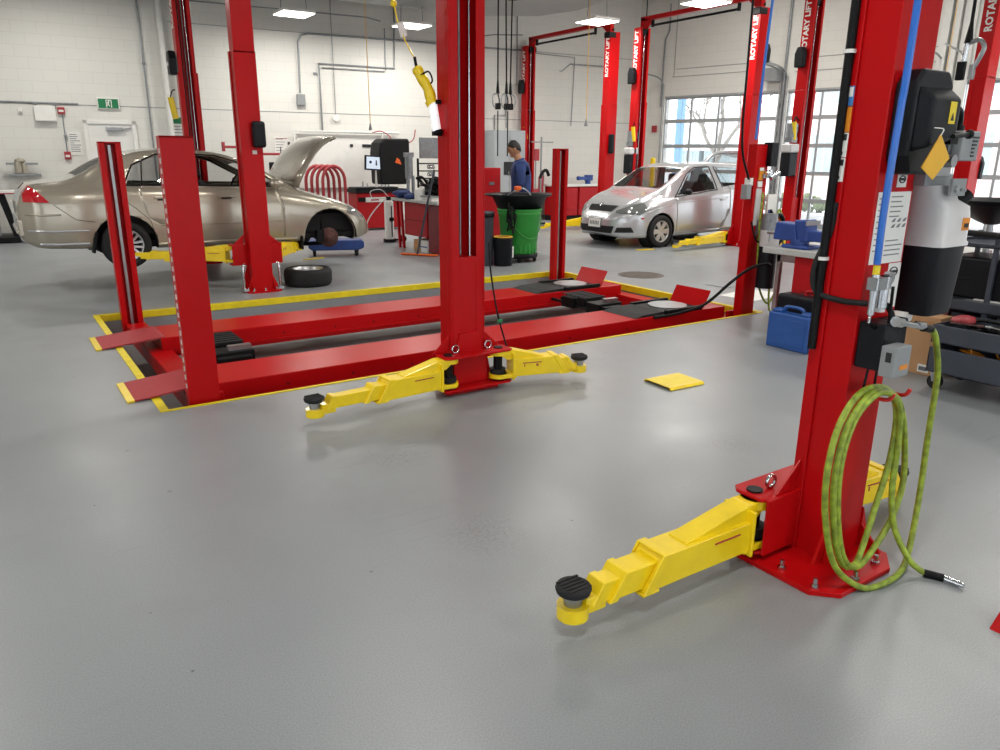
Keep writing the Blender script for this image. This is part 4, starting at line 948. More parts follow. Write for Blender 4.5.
def wheel(parent, x, y, z, r, w, side, spokes=6, style='alloy', flat=False, seam=None):
    """side: +1 outside face towards +y"""
    M = Matrix.Translation((x, y, z)) @ Matrix.Rotation(-side*PI/2, 4, 'X')
    rr = r*.66; prof = [(rr, -w/2), (r*.90, -w/2), (r*.97, -w*.42), (r, -w*.30), (r, w*.30), (r*.97, w*.42), (r*.90, w/2), (rr+.01, w/2), (rr, w*.42)]
    o = MB().lathe(prof, M, 36, closed=True)
    for k in range(3): o.lathe([(r*1.001, -w*.2+k*w*.2-.004), (r*1.004, -w*.2+k*w*.2)], M, 36)
    o = o.build('wheel', 'rubber', parent)
    q = MB().lathe([(rr, w*.40), (rr*1.02, w*.44), (rr*.98, w*.46), (rr*.92, w*.36), (rr*.90, -w*.3)], M, 36)
    q.lathe([(0, w*.34), (rr*.16, w*.36), (rr*.22, w*.30), (rr*.24, w*.2)], M, 20)
    for k in range(spokes):
        a = 2*PI*k/spokes; S = M @ Matrix.Rotation(a, 4, 'Z')
        if style == 'alloy':
            for d in (-.09, .09):
                q.hexa([S @ Vector(v) for v in [(rr*.15, d*rr-.012, w*.24), (rr*.15, d*rr+.012, w*.24), (rr*.95, d*rr*2.1+.014, w*.26), (rr*.95, d*rr*2.1-.014, w*.26), (rr*.15, d*rr-.012, w*.34), (rr*.15, d*rr+.012, w*.34), (rr*.95, d*rr*2.1+.012, w*.40), (rr*.95, d*rr*2.1-.012, w*.40)]])
        else:
            q.hexa([S @ Vector(v) for v in [(rr*.1, -rr*.16, w*.26), (rr*.1, rr*.16, w*.26), (rr*.97, rr*.28, w*.28), (rr*.97, -rr*.28, w*.28), (rr*.1, -rr*.16, w*.36), (rr*.1, rr*.16, w*.36), (rr*.97, rr*.26, w*.42), (rr*.97, -rr*.26, w*.42)]])
    q = q.build('rim', 'alloy', o)
    d = MB().lathe([(0, w*.1), (rr*.9, w*.1)], M, 24); d.build('brake_disc', 'dark' if style != 'alloy' else 'black', o)
    return o
def seamline(body, pts, side, parent, name='door_seam', r=.0035, m='dark'):
    P = []
    for (x0, z0), (x1, z1) in zip(pts, pts[1:]):
        n = max(2, int(math.hypot(x1-x0, z1-z0)/.06))
        for i in range(n):
            x, z = x0+(x1-x0)*i/n, z0+(z1-z0)*i/n; P.append((x, side*(body.side_y(x, z)+.0005), z))
    x, z = pts[-1]; P.append((x, side*(body.side_y(x, z)+.0005), z))
    return MB().tube(P, r, 5, smooth=0).build(name, m, parent)
def seat(parent, x, y, z, f=1):
    m = MB()
    m.hexa([(x-.22, y-.22, z), (x+.24, y-.22, z+.03), (x+.24, y+.22, z+.03), (x-.22, y+.22, z), (x-.22, y-.22, z+.12), (x+.24, y-.22, z+.16), (x+.24, y+.22, z+.16), (x-.22, y+.22, z+.12)])
    m.hexa([(x-.26, y-.21, z+.08), (x-.14, y-.21, z+.08), (x-.14, y+.21, z+.08), (x-.26, y+.21, z+.08), (x-.36, y-.17, z+.62), (x-.28, y-.17, z+.62), (x-.28, y+.17, z+.62), (x-.36, y+.17, z+.62)])
    m.hexa([(x-.37, y-.10, z+.65), (x-.29, y-.10, z+.65), (x-.29, y+.10, z+.65), (x-.37, y+.10, z+.65), (x-.39, y-.09, z+.80), (x-.32, y-.09, z+.80), (x-.32, y+.09, z+.80), (x-.39, y+.09, z+.80)])
    return m.build('seat', 'interior', parent, bevel=.03, seg=3)

# ---------------------------------------------------------------- gold sedan on lift B, faces +x
CYc = 10.45; LZ = .0
civ = thing('car', 'gold four door sedan, bonnet open and front wheel off, raised on the lift', 'car', (0, CYc, 0))
cw = .80
cb = CarBody(
    zb=[(.26, .60), (.40, .52), (.8, .50), (1.600, .465), (3.200, .455), (3.350, .44), (4.125, .43), (4.375, .46), (4.450, .50)],
    w=[(.26, .58), (.31, .68), (.42, .76), (.8, .80), (1.600, .815), (3.200, .815), (3.800, .80), (4.125, .745), (4.325, .65), (4.412, .55), (4.450, .48)],
    belt=[(.26, .98), (.30, 1.10), (.40, 1.17), (1.000, 1.18), (1.400, 1.17), (2.200, 1.15), (3.000, 1.125), (3.400, 1.06), (3.800, .97), (4.125, .86), (4.350, .74), (4.450, .62)],
    top=[(.26, 1.00), (.30, 1.14), (.38, 1.215), (.55, 1.235), (.75, 1.25), (.86, 1.29), (1.050, 1.41), (1.250, 1.52), (1.500, 1.585), (1.800, 1.615), (2.100, 1.615), (2.400, 1.59), (2.620, 1.54), (2.800, 1.46), (3.100, 1.30), (3.340, 1.155), (3.400, 1.125), (3.700, 1.04), (4.000, .955), (4.250, .84), (4.400, .70), (4.450, .63)])
bm, lay = cb.mesh()
H1, H2 = (1.28, .525), (3.77, .50)
side = lambda s_: (lambda f: f.calc_center_median()[1]*s_ > .25 and abs(f.normal.y) > .25 and f[lay] < 50)
# wheel arches
for (hx, hz), ra in ((H1, .345), (H2, .365)):
    for s_ in (-1, 1):
        c = lambda f, s_=s_: f.calc_center_median()[1]*s_ > .3 and f[lay] < 9
        extract(bm, circ(hx, hz, ra, 24), 'y', c, None, None, None)
# windows
WR = [(1.36, 1.21), (1.98, 1.195), (1.98, 1.535), (1.72, 1.525), (1.47, 1.42)]
WF = [(2.07, 1.19), (3.10, 1.155), (3.16, 1.175), (2.62, 1.45), (2.40, 1.515), (2.07, 1.54)]
for s_ in (-1, 1):
    cnd = lambda f, s_=s_: f.calc_center_median()[1]*s_ > .25 and f[lay] < 16
    dr = extract(bm, [(1.60, .56), (2.00, .50), (2.005, 1.16), (1.30, 1.17), (1.26, 1.05), (1.42, .93), (1.55, .80)], 'y', cnd, 'door', 'gold_paint', civ, solid=.004)
    df = extract(bm, [(2.03, .50), (3.12, .49), (3.14, .9), (3.08, 1.13), (2.03, 1.155)], 'y', cnd, 'door', 'gold_paint', civ, solid=.004)
    extract(bm, WR, 'y', cnd, 'window', 'glass', dr, off=-.006)
    w = extract(bm, WF, 'y', cnd, None if s_ < 0 else 'window', 'glass', df, off=-.006)
    for dd, hx in ((dr, 1.72), (df, 2.45)):
        y = s_*(cb.side_y(hx, 1.05)+.014)
        MB().cbox((hx, y, 1.055), (.19, .025, .03)).build('door_handle', 'gold_paint', dd, bevel=.008)
        MB().cbox((hx, s_*(cb.side_y(hx, 1.03)+.001), 1.035), (.12, .004, .035)).build('handle_recess', 'interior', dd, bevel=.01)
    for pts in ([(1.62, .52), (1.56, .80), (1.42, .94), (1.27, 1.06), (1.31, 1.18)], [(2.015, .48), (2.02, 1.16)], [(3.14, .48), (3.16, .9), (3.10, 1.13)], [(1.62, .50), (3.2, .485)]):
        seamline(cb, pts, s_, civ)
    # dark window surround, rocker rub strip
    sl = seamline(cb, [(1.33, 1.20), (1.45, 1.42), (1.72, 1.54), (2.02, 1.553), (2.40, 1.53), (2.64, 1.46), (3.2, 1.16), (1.33, 1.20)], s_, civ, 'window_trim', .011, 'black')
    seamline(cb, [(2.025, 1.18), (2.025, 1.55)], s_, civ, 'window_trim', .028, 'black')
    seamline(cb, [(1.52, 1.20), (1.56, 1.47)], s_, civ, 'window_trim', .008, 'black')
    seamline(cb, [(1.66, .74), (2.0, .735)], s_, civ, 'rub_strip', .008, 'gold_paint'); seamline(cb, [(2.05, .735), (3.12, .73)], s_, civ, 'rub_strip', .008, 'gold_paint')
    seamline(cb, [(1.62, .52), (3.30, .50)], s_, civ, 'sill_trim', .022, 'gold_paint')
    # mud flap and liners
    MB().cbox((.955, s_*.765, .57), (.035, .12, .24), ry=R(14)).build('mud_flap', 'black', civ, bevel=.01)
    MB().cbox((3.36, s_*.77, .44), (.03, .12, .18)).build('mud_flap', 'black', civ, bevel=.01)
    tl = extract(bm, [(.33, 1.03), (.57, 1.02), (.48, 1.13), (.40, 1.205), (.33, 1.21)], 'y', lambda f, s_=s_: f.calc_center_median()[1]*s_ > .35 and f[lay] < 51, 'tail_light', 'tail_red', civ, off=.006, remove=False)
    extract(bm, [(4.02, .80), (4.25, .72), (4.40, .72), (4.30, .84), (4.10, .91)], 'y', lambda f, s_=s_: f.calc_center_median()[1]*s_ > .35 and f[lay] < 51, 'headlight', 'head_glass', civ, off=.006, remove=False)
    MB().ball((3.06, s_*.86, 1.20), (.09, .07, .065), 14, 10).cbox((3.07, s_*.80, 1.17), (.05, .10, .04)).build('door_mirror', 'gold_paint', df)
    seamline(cb, [(.60, 1.0), (.80, .83), (.98, .80)], s_, civ, 'bumper_seam', .003)
    seamline(cb, [(.33, .90), (.50, .885), (.66, .89)], s_, civ, 'bumper_crease', .010, 'gold_paint'); seamline(cb, [(.33, .72), (.60, .71), (.92, .71)], s_, civ, 'bumper_crease', .012, 'silver_paint'); seamline(cb, [(.42, .575), (.60, .565), (.90, .565)], s_, civ, 'bumper_lip', .014, 'silver_paint')  # lower crease and lip are silver: daylight reflection put into the colour
# windscreen, rear screen (roof strips), bonnet opening
ws = extract(bm, [(2.84, -1), (3.30, -1), (3.30, 1), (2.84, 1)], 'y', lambda f: False, None, None, None)
def take(cond, name, m, off=0, solid=0):
    sel = [f for f in bm.faces if cond(f)]
    nb = bmesh.new(); vm = {}
    for f in sel:
        vs = []
        for v in f.verts:
            if v not in vm: vm[v] = nb.verts.new(v.co+v.normal*off)
            vs.append(vm[v])
        q = nb.faces.new(vs); q.smooth = True
    me = bpy.data.meshes.new(name); nb.to_mesh(me); nb.free(); o = bpy.data.objects.new(name, me); SC.collection.objects.link(o); me.materials.append(MATS[m]); o.parent = civ
    bmesh.ops.delete(bm, geom=sel, context='FACES_ONLY')
    if solid:
        sd = o.modifiers.new('s', 'SOLIDIFY'); sd.thickness = solid; sd.offset = -1
    return o
take(lambda f: 2.84 < f.calc_center_median().x < 3.31 and f[lay] in (15, 16, 17, 18), 'windscreen', 'glass')
take(lambda f: .87 < f.calc_center_median().x < 1.30 and f[lay] in (16, 17, 18), 'rear_screen', 'glass')
[bmesh.ops.delete(bm, geom=[f for f in bm.faces if 3.44 < f.calc_center_median().x < 4.16 and 14 <= f[lay] <= 18], context='FACES_ONLY')]
finish(bm, 'body_shell', 'gold_paint', civ)
# engine bay and cabin insides
MB().box(3.42, 4.20, -.62, .62, .55, .80).cbox((3.75, .1, .84), (.45, .5, .14)).cbox((3.6, -.42, .86), (.22, .2, .14)).cyl((3.95, -.2, .78), (3.95, -.2, .90), .09).build('engine', 'dark', civ, bevel=.02)
MB().box(.9, 4.15, -.60, .60, .47, .54).build('floor_pan', 'dark', civ)
for (hx, hz), ra in ((H1, .35), (H2, .37)):
    for s_ in (-1, 1):
        MB().lathe([(ra, 0), (ra, .26), (.05, .26)], Matrix.Translation((hx, s_*.79, hz)) @ Matrix.Rotation(s_*PI/2, 4, 'X') @ Matrix.Rotation((0 if s_ > 0 else PI)-.08, 4, 'Z'), 24, arc=PI+.16).build('wheel_well', 'dark', civ)
for s_ in (-1, 1): seat(civ, 2.55, s_*.37, .62)
MB().hexa([(1.35, -.6, .62), (1.85, -.6, .62), (1.85, .6, .62), (1.35, .6, .62), (1.25, -.6, 1.12), (1.40, -.6, 1.14), (1.40, .6, 1.14), (1.25, .6, 1.12)]).build('rear_seat', 'interior', civ, bevel=.03)
MB().hexa([(2.95, -.66, .8), (3.25, -.66, .8), (3.25, .66, .8), (2.95, .66, .8), (2.97, -.66, 1.10), (3.28, -.66, 1.12), (3.28, .66, 1.12), (2.97, .66, 1.10)]).build('dashboard', 'interior', civ, bevel=.03)
MB().lathe([(.165, -.012), (.18, 0), (.165, .012), (.155, 0)], Matrix.Translation((2.86, .37, 1.12)) @ Matrix.Rotation(R(-68), 4, 'Y'), 24, closed=True).build('steering_wheel', 'black', civ)
for s_ in (-1, 1): wheel(civ, H1[0], s_*.735, H1[1]-.0, .268, .17, s_, 7, 'alloy')
wheel(civ, H2[0], .70, H2[1]-.04, .268, .17, 1, 7, 'alloy')
d = MB(); Md = Matrix.Translation((H2[0]+.0, -.72, H2[1]-.02)) @ Matrix.Rotation(PI/2, 4, 'X')
d.lathe([(0, .06), (.045, .06), (.05, .045), (.07, .035), (.075, .0), (.13, .0), (.13, -.022), (0, -.022)], Md, 30)
d = d.build('brake_disc', 'rust', civ, label='rusty bare front brake disc')
MB().cyl((H2[0]-.02, -.66, H2[1]-.02), (H2[0]-.05, -.35, H2[1]-.05), .03).cyl((H2[0]-.03, -.62, H2[1]), (H2[0]-.06, -.55, H2[1]+.42), .045).cbox((H2[0]-.12, -.70, H2[1]+.0), (.10, .07, .17)).cyl((H2[0], -.66, H2[1]-.1), (H2[0]-.2, -.3, H2[1]-.14), .025).build('suspension', 'black', civ, bevel=.005)
# raised bonnet
hb = MB(); n = 10; Pp = []
prof = [(3.36, 1.17), (3.44, 1.33), (3.53, 1.47), (3.63, 1.60), (3.74, 1.705), (3.86, 1.775), (3.95, 1.80), (3.985, 1.785)]
for i, (x, z) in enumerate(prof):
    t = i/(len(prof)-1); hw = .70-.10*t**2
    for j in range(9):
        u = -1+2*j/8; e = (abs(u)**3)*.035; Pp.append((x+e*.8-(.0 if i < 7 else abs(u)**2*.10), hw*u, z-e*.6-(0 if i < 7 else abs(u)**2*.05)))
fs = [(i*9+j, i*9+j+1, (i+1)*9+j+1, (i+1)*9+j) for i in range(len(prof)-1) for j in range(8)]
hb.add(Pp, fs, None, True)
o = hb.build('bonnet', 'gold_paint', civ, label='raised bonnet showing its grey underside'); sd = o.modifiers.new('s', 'SOLIDIFY'); sd.thickness = .012; sd.offset = -1
ub = MB(); fr = []
for i, (x, z) in enumerate(prof[:-1]):
    t = i/(len(prof)-1); hw = .66-.10*t**2
    for j in range(9): u = -1+2*j/8; fr.append((x+.022+(abs(u)**3)*.02, hw*u, z-.02-(abs(u)**3)*.02))
ub.add(fr, [(i*9+j, i*9+j+1, (i+1)*9+j+1, (i+1)*9+j) for i in range(len(prof)-2) for j in range(8)], None, True)
ub = ub.build('inner_panel', 'hood_under', o); sd = ub.modifiers.new('s', 'SOLIDIFY'); sd.thickness = .02; sd.offset = 0
MB().cbox((.29, 0, .75), (.10, 1.25, .20)).cbox((.28, 0, .70), (.12, 1.1, .05)).build('rear_bumper', 'gold_paint', civ, bevel=.03, seg=3)
MB().cbox((.235, 0, .95), (.012, .48, .12)).build('number_plate', 'paper', civ, bevel=.004)
MB().cyl((.45, -.45, .55), (.62, -.45, .55), .028).build('tailpipe', 'steel', civ)
MB().box(3.42, 3.50, -.55, .55, 1.05, 1.10).build('cowl', 'black', civ)
# ---------------------------------------------------------------- silver hatchback, faces -x
yar = thing('car', 'silver three door hatchback with its tailgate open, parked on the far lift', 'car', (12.75, 10.35, 0), PI)
XF0 = 12.75
def yx(X): return XF0-X
yb_ = CarBody(
    zb=[(yx(12.68), .36), (yx(12.5), .28), (yx(12.2), .22), (yx(10.2), .175), (yx(9.5), .17), (yx(9.2), .17), (yx(9.10), .20), (yx(9.04), .26)],
    w=[(yx(12.68), .62), (yx(12.62), .72), (yx(12.4), .79), (yx(11.5), .83), (yx(10.2), .83), (yx(9.8), .82), (yx(9.5), .79), (yx(9.3), .70), (yx(9.18), .58), (yx(9.10), .46), (yx(9.04), .34)],
    belt=[(yx(12.68), .95), (yx(12.6), 1.05), (yx(11.6), .99), (yx(11.0), .955), (yx(10.3), .88), (yx(9.9), .82), (yx(9.6), .76), (yx(9.3), .66), (yx(9.15), .58), (yx(9.04), .48)],
    top=[(yx(12.68), .98), (yx(12.62), 1.12), (yx(12.5), 1.32), (yx(12.4), 1.41), (yx(12.1), 1.45), (yx(11.5), 1.475), (yx(11.0), 1.465), (yx(10.75), 1.435), (yx(10.58), 1.38), (yx(10.3), 1.22), (yx(10.0), 1.04), (yx(9.92), .99), (yx(9.8), .955), (yx(9.5), .86), (yx(9.3), .76), (yx(9.15), .65), (yx(9.04), .50)])
bm, lay = yb_.mesh(.04)
YW1, YW2 = (yx(9.88), .285), (yx(12.22), .285)
for hx, hz in (YW1, YW2):
    for s_ in (-1, 1):
        extract(bm, circ(hx, hz, .325, 24), 'y', lambda f, s_=s_: f.calc_center_median()[1]*s_ > .3 and f[lay] < 9, None, None, None)
for s_ in (-1, 1):
    cnd = lambda f, s_=s_: f.calc_center_median()[1]*s_ > .25 and f[lay] < 16
    dr = extract(bm, [(yx(10.26), .24), (yx(11.44), .28), (yx(11.66), .60), (yx(11.68), .97), (yx(11.3), .965), (yx(10.24), .86)][::-1], 'y', cnd, 'door', 'silver_paint', yar, solid=.004)
    extract(bm, [(yx(10.30), .905), (yx(11.28), .995), (yx(11.19), 1.375), (yx(10.86), 1.36), (yx(10.66), 1.27)][::-1], 'y', cnd, 'window', 'glass', dr, off=-.006)
    extract(bm, [(yx(11.50), 1.03), (yx(12.2), 1.10), (yx(12.15), 1.35), (yx(11.36), 1.38)][::-1], 'y', cnd, 'window', 'glass', yar, off=-.006)
    for pts in ([(yx(10.25), .22), (yx(10.24), .86)], [(yx(11.46), .26), (yx(11.67), .60), (yx(11.69), .98), (yx(11.40), 1.40)], [(yx(10.25), .235), (yx(11.46), .255)]):
        seamline(yb_, pts, s_, yar)
    seamline(yb_, [(yx(10.22), .87), (yx(11.33), .985), (yx(11.22), 1.39), (yx(10.84), 1.375), (yx(10.62), 1.27), (yx(10.22), .87)], s_, yar, 'window_trim', .011, 'black')
    seamline(yb_, [(yx(11.48), 1.02), (yx(11.34), 1.395)], s_, yar, 'window_trim', .01, 'black')
    seamline(yb_, [(yx(9.55), .62), (yx(10.1), .76), (yx(11.6), .84)], s_, yar, 'body_crease', .006, 'silver_paint')
    seamline(yb_, [(yx(9.98), .93), (yx(9.6), .82), (yx(9.4), .74)], s_, yar, 'bonnet_seam')
    hl = extract(bm, [(yx(9.14), .60), (yx(9.40), .585), (yx(9.56), .66), (yx(9.52), .785), (yx(9.34), .745), (yx(9.16), .64)][::-1], 'y', lambda f, s_=s_: f.calc_center_median()[1]*s_ > .28 and f[lay] < 51, 'headlight', 'head_glass', yar, off=.006, remove=False)
    seamline(yb_, [(yx(9.16), .60), (yx(9.40), .585), (yx(9.56), .66), (yx(9.52), .785), (yx(9.34), .745), (yx(9.16), .64)], s_, yar, 'lamp_seal', .006, 'black')
    MB().ball((yx(9.33), s_*(.60), .665), (.05, .05, .05), 12, 8).build('lamp_bulb', 'chrome', hl)
    extract(bm, [(yx(9.10), .27), (yx(9.33), .28), (yx(9.28), .37), (yx(9.12), .36)][::-1], 'y', lambda f, s_=s_: f.calc_center_median()[1]*s_ > .38 and f[lay] < 51, 'fog_recess', 'dark', yar, off=.004, remove=False)
    MB().cbox((yx(11.45), s_*(yb_.side_y(yx(11.45), .80)+.012), .80), (.15, .022, .03)).build('door_handle', 'silver_paint', dr, bevel=.008)
    MB().ball((yx(10.42), s_*.90, .96), (.06, .07, .055), 14, 10).cbox((yx(10.42), s_*.84, .93), (.05, .10, .035)).build('door_mirror', 'black_plastic', dr)
    MB().cbox((yx(9.47), s_*(yb_.side_y(yx(9.47), .52)+.003), .52), (.09, .008, .028)).build('side_lamp', 'tail_red', yar, bevel=.003)
fc = lambda f: f.calc_center_median().x > yx(9.32) and (f.normal.x > .15 or f[lay] == 50)
gr = extract(bm, [(-.31, .62), (.31, .62), (.36, .72), (-.36, .72)], 'x', fc, 'grille', 'black', yar, off=.008, remove=False)
extract(bm, [(-.40, .26), (.40, .26), (.44, .38), (-.44, .38)], 'x', fc, 'lower_intake', 'dark', yar, off=.006, remove=False)
M = Matrix.Translation((yx(9.03), 0, .42)) @ Matrix.Rotation(R(-6), 4, 'Y')
MB().box(0, .012, -.155, .155, -.075, .075, M).build('number_plate', 'paper', yar, bevel=.003)
m = MB()
for k in range(6): m.box(.012, .014, -.12+k*.042, -.095+k*.042, -.035, .03, M)
m.box(-.002, .008, -.165, .165, -.085, .085, M); m.build('plate_frame', 'label_grey', yar)
MB().lathe([(.030, -.004), (.038, -.004), (.038, .004), (.030, .004)], Matrix.Translation((yx(9.17), 0, .735)) @ Matrix.Rotation(R(60), 4, 'Y') @ Matrix.Diagonal((.8, 1.3, 1, 1)), 20, closed=True).lathe([(.014, -.003), (.019, -.003), (.019, .003), (.014, .003)], Matrix.Translation((yx(9.165), 0, .735)) @ Matrix.Rotation(R(60), 4, 'Y') @ Matrix.Diagonal((1.3, .9, 1, 1)), 16, closed=True).build('emblem', 'chrome', yar)
def take2(cond, name, m):
    global civ
    keep = civ; civ = yar
    try: return take(cond, name, m)
    finally: civ = keep
take2(lambda f: yx(10.60) < f.calc_center_median().x < yx(9.97) and f[lay] in (15, 16, 17, 18), 'windscreen', 'glass')
bmesh.ops.delete(bm, geom=[f for f in bm.faces if f.calc_center_median().x < yx(12.42) and f.calc_center_median().z > .75 and (f[lay] >= 14)], context='FACES_ONLY')
finish(bm, 'body_shell', 'silver_paint', yar)
MB().box(.3, 3.45, -.62, .62, .20, .28).box(yx(9.9), yx(9.3), -.5, .5, .3, .6).build('floor_pan', 'dark', yar)
for hx, hz in (YW1, YW2):
    for s_ in (-1, 1):
        MB().lathe([(.33, 0), (.33, .25), (.05, .25)], Matrix.Translation((hx, s_*.80, hz)) @ Matrix.Rotation(s_*PI/2, 4, 'X'), 24).build('wheel_well', 'dark', yar)
        wheel(yar, hx, s_*.75, hz, .283, .165, s_, 6, 'cover')
for s_ in (-1, 1): seat(yar, yx(11.0), s_*.38, .45)
MB().hexa([(yx(12.2), -.6, .45), (yx(11.75), -.6, .45), (yx(11.75), .6, .45), (yx(12.2), .6, .45), (yx(12.35), -.6, 1.08), (yx(12.2), -.6, 1.08), (yx(12.2), .6, 1.08), (yx(12.35), .6, 1.08)]).build('rear_seat', 'interior', yar, bevel=.03)
MB().hexa([(yx(10.5), -.68, .6), (yx(10.15), -.68, .6), (yx(10.15), .68, .6), (yx(10.5), .68, .6), (yx(10.48), -.68, .93), (yx(10.12), -.68, .95), (yx(10.12), .68, .95), (yx(10.48), .68, .93)]).build('dashboard', 'interior', yar, bevel=.03)
MB().lathe([(.165, -.012), (.18, 0), (.165, .012), (.155, 0)], Matrix.Translation((yx(10.62), .38, .95)) @ Matrix.Rotation(R(-68), 4, 'Y'), 24, closed=True).build('steering_wheel', 'black', yar)
# raised tailgate: a curved frame with glass, tilted up behind the roof
tg = MB(); P = [(yx(12.40), 1.43), (yx(12.62), 1.60), (yx(12.95), 1.66), (yx(13.25), 1.60)]
for s_ in (-1, 1): tg.tube([(x, s_*(.56-.03*i), z) for i, (x, z) in enumerate(P)], .04, 8)
tg.box(yx(12.48), yx(12.38), -.56, .56, 1.41, 1.47).hexa([(yx(13.25), -.50, 1.55), (yx(12.88), -.50, 1.62), (yx(12.88), .50, 1.62), (yx(13.25), .50, 1.55), (yx(13.25), -.50, 1.62), (yx(12.88), -.50, 1.69), (yx(12.88), .50, 1.69), (yx(13.25), .50, 1.62)])
tg = tg.build('tailgate', 'silver_paint', yar, label='open tailgate raised above the roof')
MB().add([(yx(12.45), -.53, 1.47), (yx(12.45), .53, 1.47), (yx(12.9), .50, 1.655), (yx(12.9), -.50, 1.655)], [(0, 1, 2, 3)]).build('rear_screen', 'glass', tg)
# ================================================================== SHOP THINGS
# --- wheel lying on the floor
t = thing('loose_wheel', 'loose car wheel lying flat on the floor beside the second lift column', 'wheel', (3.17, 8.96, 0))
Mz = Matrix.Translation((0, 0, .105)) @ Matrix.Diagonal((1, 1, 1.15, 1))
o = MB().lathe([(.19, -.085), (.26, -.09), (.28, -.07), (.29, -.04), (.29, .04), (.28, .07), (.26, .09), (.19, .085), (.185, .07)], Mz, 40, closed=True).build('tyre', 'rubber', t)
q = MB().lathe([(.185, .08), (.19, .088), (.18, .085), (.165, .05), (.16, -.06)], Mz, 36).lathe([(0, .045), (.05, .05), (.06, .02)], Mz, 20)
for k in range(7):
    S = Mz @ Matrix.Rotation(2*PI*k/7, 4, 'Z'); q.hexa([S @ Vector(v) for v in [(.04, -.02, .02), (.04, .02, .02), (.17, .03, .03), (.17, -.03, .03), (.04, -.018, .045), (.04, .018, .045), (.17, .026, .06), (.17, -.026, .06)]])
q.build('rim', 'alloy', t)
# --- yellow floor cover
t = thing('floor_plate', 'square yellow folded plate lying on the open grey floor', 'plate', (3.89, 3.53, 0), R(-3))
MB().prism([(-.14, .003), (-.13, .003), (-.12, .018), (.12, .018), (.13, .003), (.14, .003), (.14, .006), (.125, .022), (-.125, .022), (-.14, .006)], -.16, .16, 'x').build('plate', 'yellow', t)
MB().box(-.15, .15, -.10, .10, .0218, .0228).build('faded_centre', 'label_yellow', t)
m = MB()
for k in range(5): m.box(-.12, .12-random.uniform(0, .08), -.08+k*.035, -.068+k*.035, .0228, .0234)
m.build('worn_print', 'yellow_line', t)
for x, y, rz, lb in ((4.07, 11.2, .3, 'small yellow strap on the floor behind the loose wheel'), (9.40, 9.42, -.1, 'small yellow plate on the floor by the hatchback front wheel')):
    o = MB().prism([(-.17, -.03), (-.05, -.05), (.05, -.03), (.17, -.05), (.19, .02), (.05, .05), (-.06, .03), (-.18, .04)], 0, .012).build('floor_strap', 'yellow', loc=(x, y, 0), rz=rz, bevel=.003); tag(o, lb, 'strap')
# --- floor covers
t = thing('manhole_cover', 'round brown manhole cover set in the floor beyond the sunken lift', 'manhole cover', (7.29, 7.36, 0))
m = MB().lathe([(0, .0), (0, .004), (.27, .004), (.285, .0)], None, 40).lathe([(.292, 0), (.292, .003), (.31, .003), (.31, 0)], None, 40)
for k in range(-5, 6): m.box(-math.sqrt(.06-(k*.045)**2) if .06 > (k*.045)**2 else 0, math.sqrt(.06-(k*.045)**2) if .06 > (k*.045)**2 else 0, k*.045-.006, k*.045+.006, .004, .006)
m.build('cover', 'manhole', t)
o = MB().box(-.42, .42, -.16, .16, .0, .005).box(-.40, .40, -.14, .14, .004, .007).build('floor_drain', 'zinc', loc=(7.85, 6.2, 0), rz=R(3)); tag(o, 'rectangular metal drain plate behind the near right post of the sunken lift', 'drain')
o = MB().prism([(-.35, -.25), (.35, -.22), (.33, .25), (-.36, .22)], .0, .003).build('paper_sheet', 'paper', loc=(7.35, 5.55, 0), rz=R(5)); tag(o, 'white paper sheet on the floor behind the sunken lift hoses', 'paper')
t = thing('wheel_chock', 'small red wedge at the right edge of the floor', 'wheel chock', (2.70, .84, 0))
MB().prism([(-.06, 0), (.08, 0), (.08, .05), (.0, .045)], -.05, .05, 'y').build('wedge', 'red', t, bevel=.004)

# --- vise bench on the right
t = thing('workbench', 'red steel workbench end with grey worktop under the big blue vise', 'workbench', (6.0, 3.2, 0))
MW().box(6.04, 7.6, 3.25, 4.15, .06, .70).build('cabinet', 'red_cabinet', t, bevel=.01)
MW().box(5.98, 7.65, 3.2, 4.46, .70, .755).build('worktop', 'worktop', t, bevel=.006)
MW().box(6.10, 6.14, 4.34, 4.38, .0, .70).box(6.1, 6.13, 4.15, 4.38, .62, .70).build('leg', 'steel', t)
MW().box(6.036, 6.04, 3.35, 4.05, .38, .385).build('panel_seam', 'dark', t)
t = thing('bench_vise', 'big blue bench vise on the grey worktop near the foreground column', 'vise', (6.15, 4.2, .755))
m = MW().box(6.05, 6.28, 4.05, 4.32, .755, .79).cyl((6.16, 4.2, .78), (6.16, 4.2, .84), .085).hexa([(6.08, 4.18, .82), (6.26, 4.18, .82), (6.26, 4.44, .82), (6.08, 4.44, .82), (6.08, 4.22, .97), (6.26, 4.22, .97), (6.26, 4.42, .985), (6.08, 4.42, .985)])
m.hexa([(6.09, 4.08, .82), (6.25, 4.08, .82), (6.25, 4.18, .82), (6.09, 4.18, .82), (6.09, 4.10, 1.02), (6.25, 4.10, 1.02), (6.25, 4.24, 1.01), (6.09, 4.24, 1.01)]).box(6.10, 6.24, 3.66, 4.12, .83, .925)
m.build('body', 'vise_blue', t, bevel=.015, seg=3)
MW().box(6.07, 6.27, 4.085, 4.10, .97, 1.01).cyl((6.17, 4.44, .87), (6.17, 4.56, .87), .017).cyl((6.17, 4.54, .78), (6.17, 4.54, .96), .007).build('screw_handle', 'steel', t)
t = thing('tool_case', 'blue plastic tool case standing on the floor by the red bench', 'case', (5.4, 3.5, 0))
m = MW().box(5.40, 5.53, 3.50, 3.90, 0, .30).box(5.42, 5.51, 3.52, 3.61, .29, .33).box(5.42, 5.51, 3.79, 3.88, .29, .33)
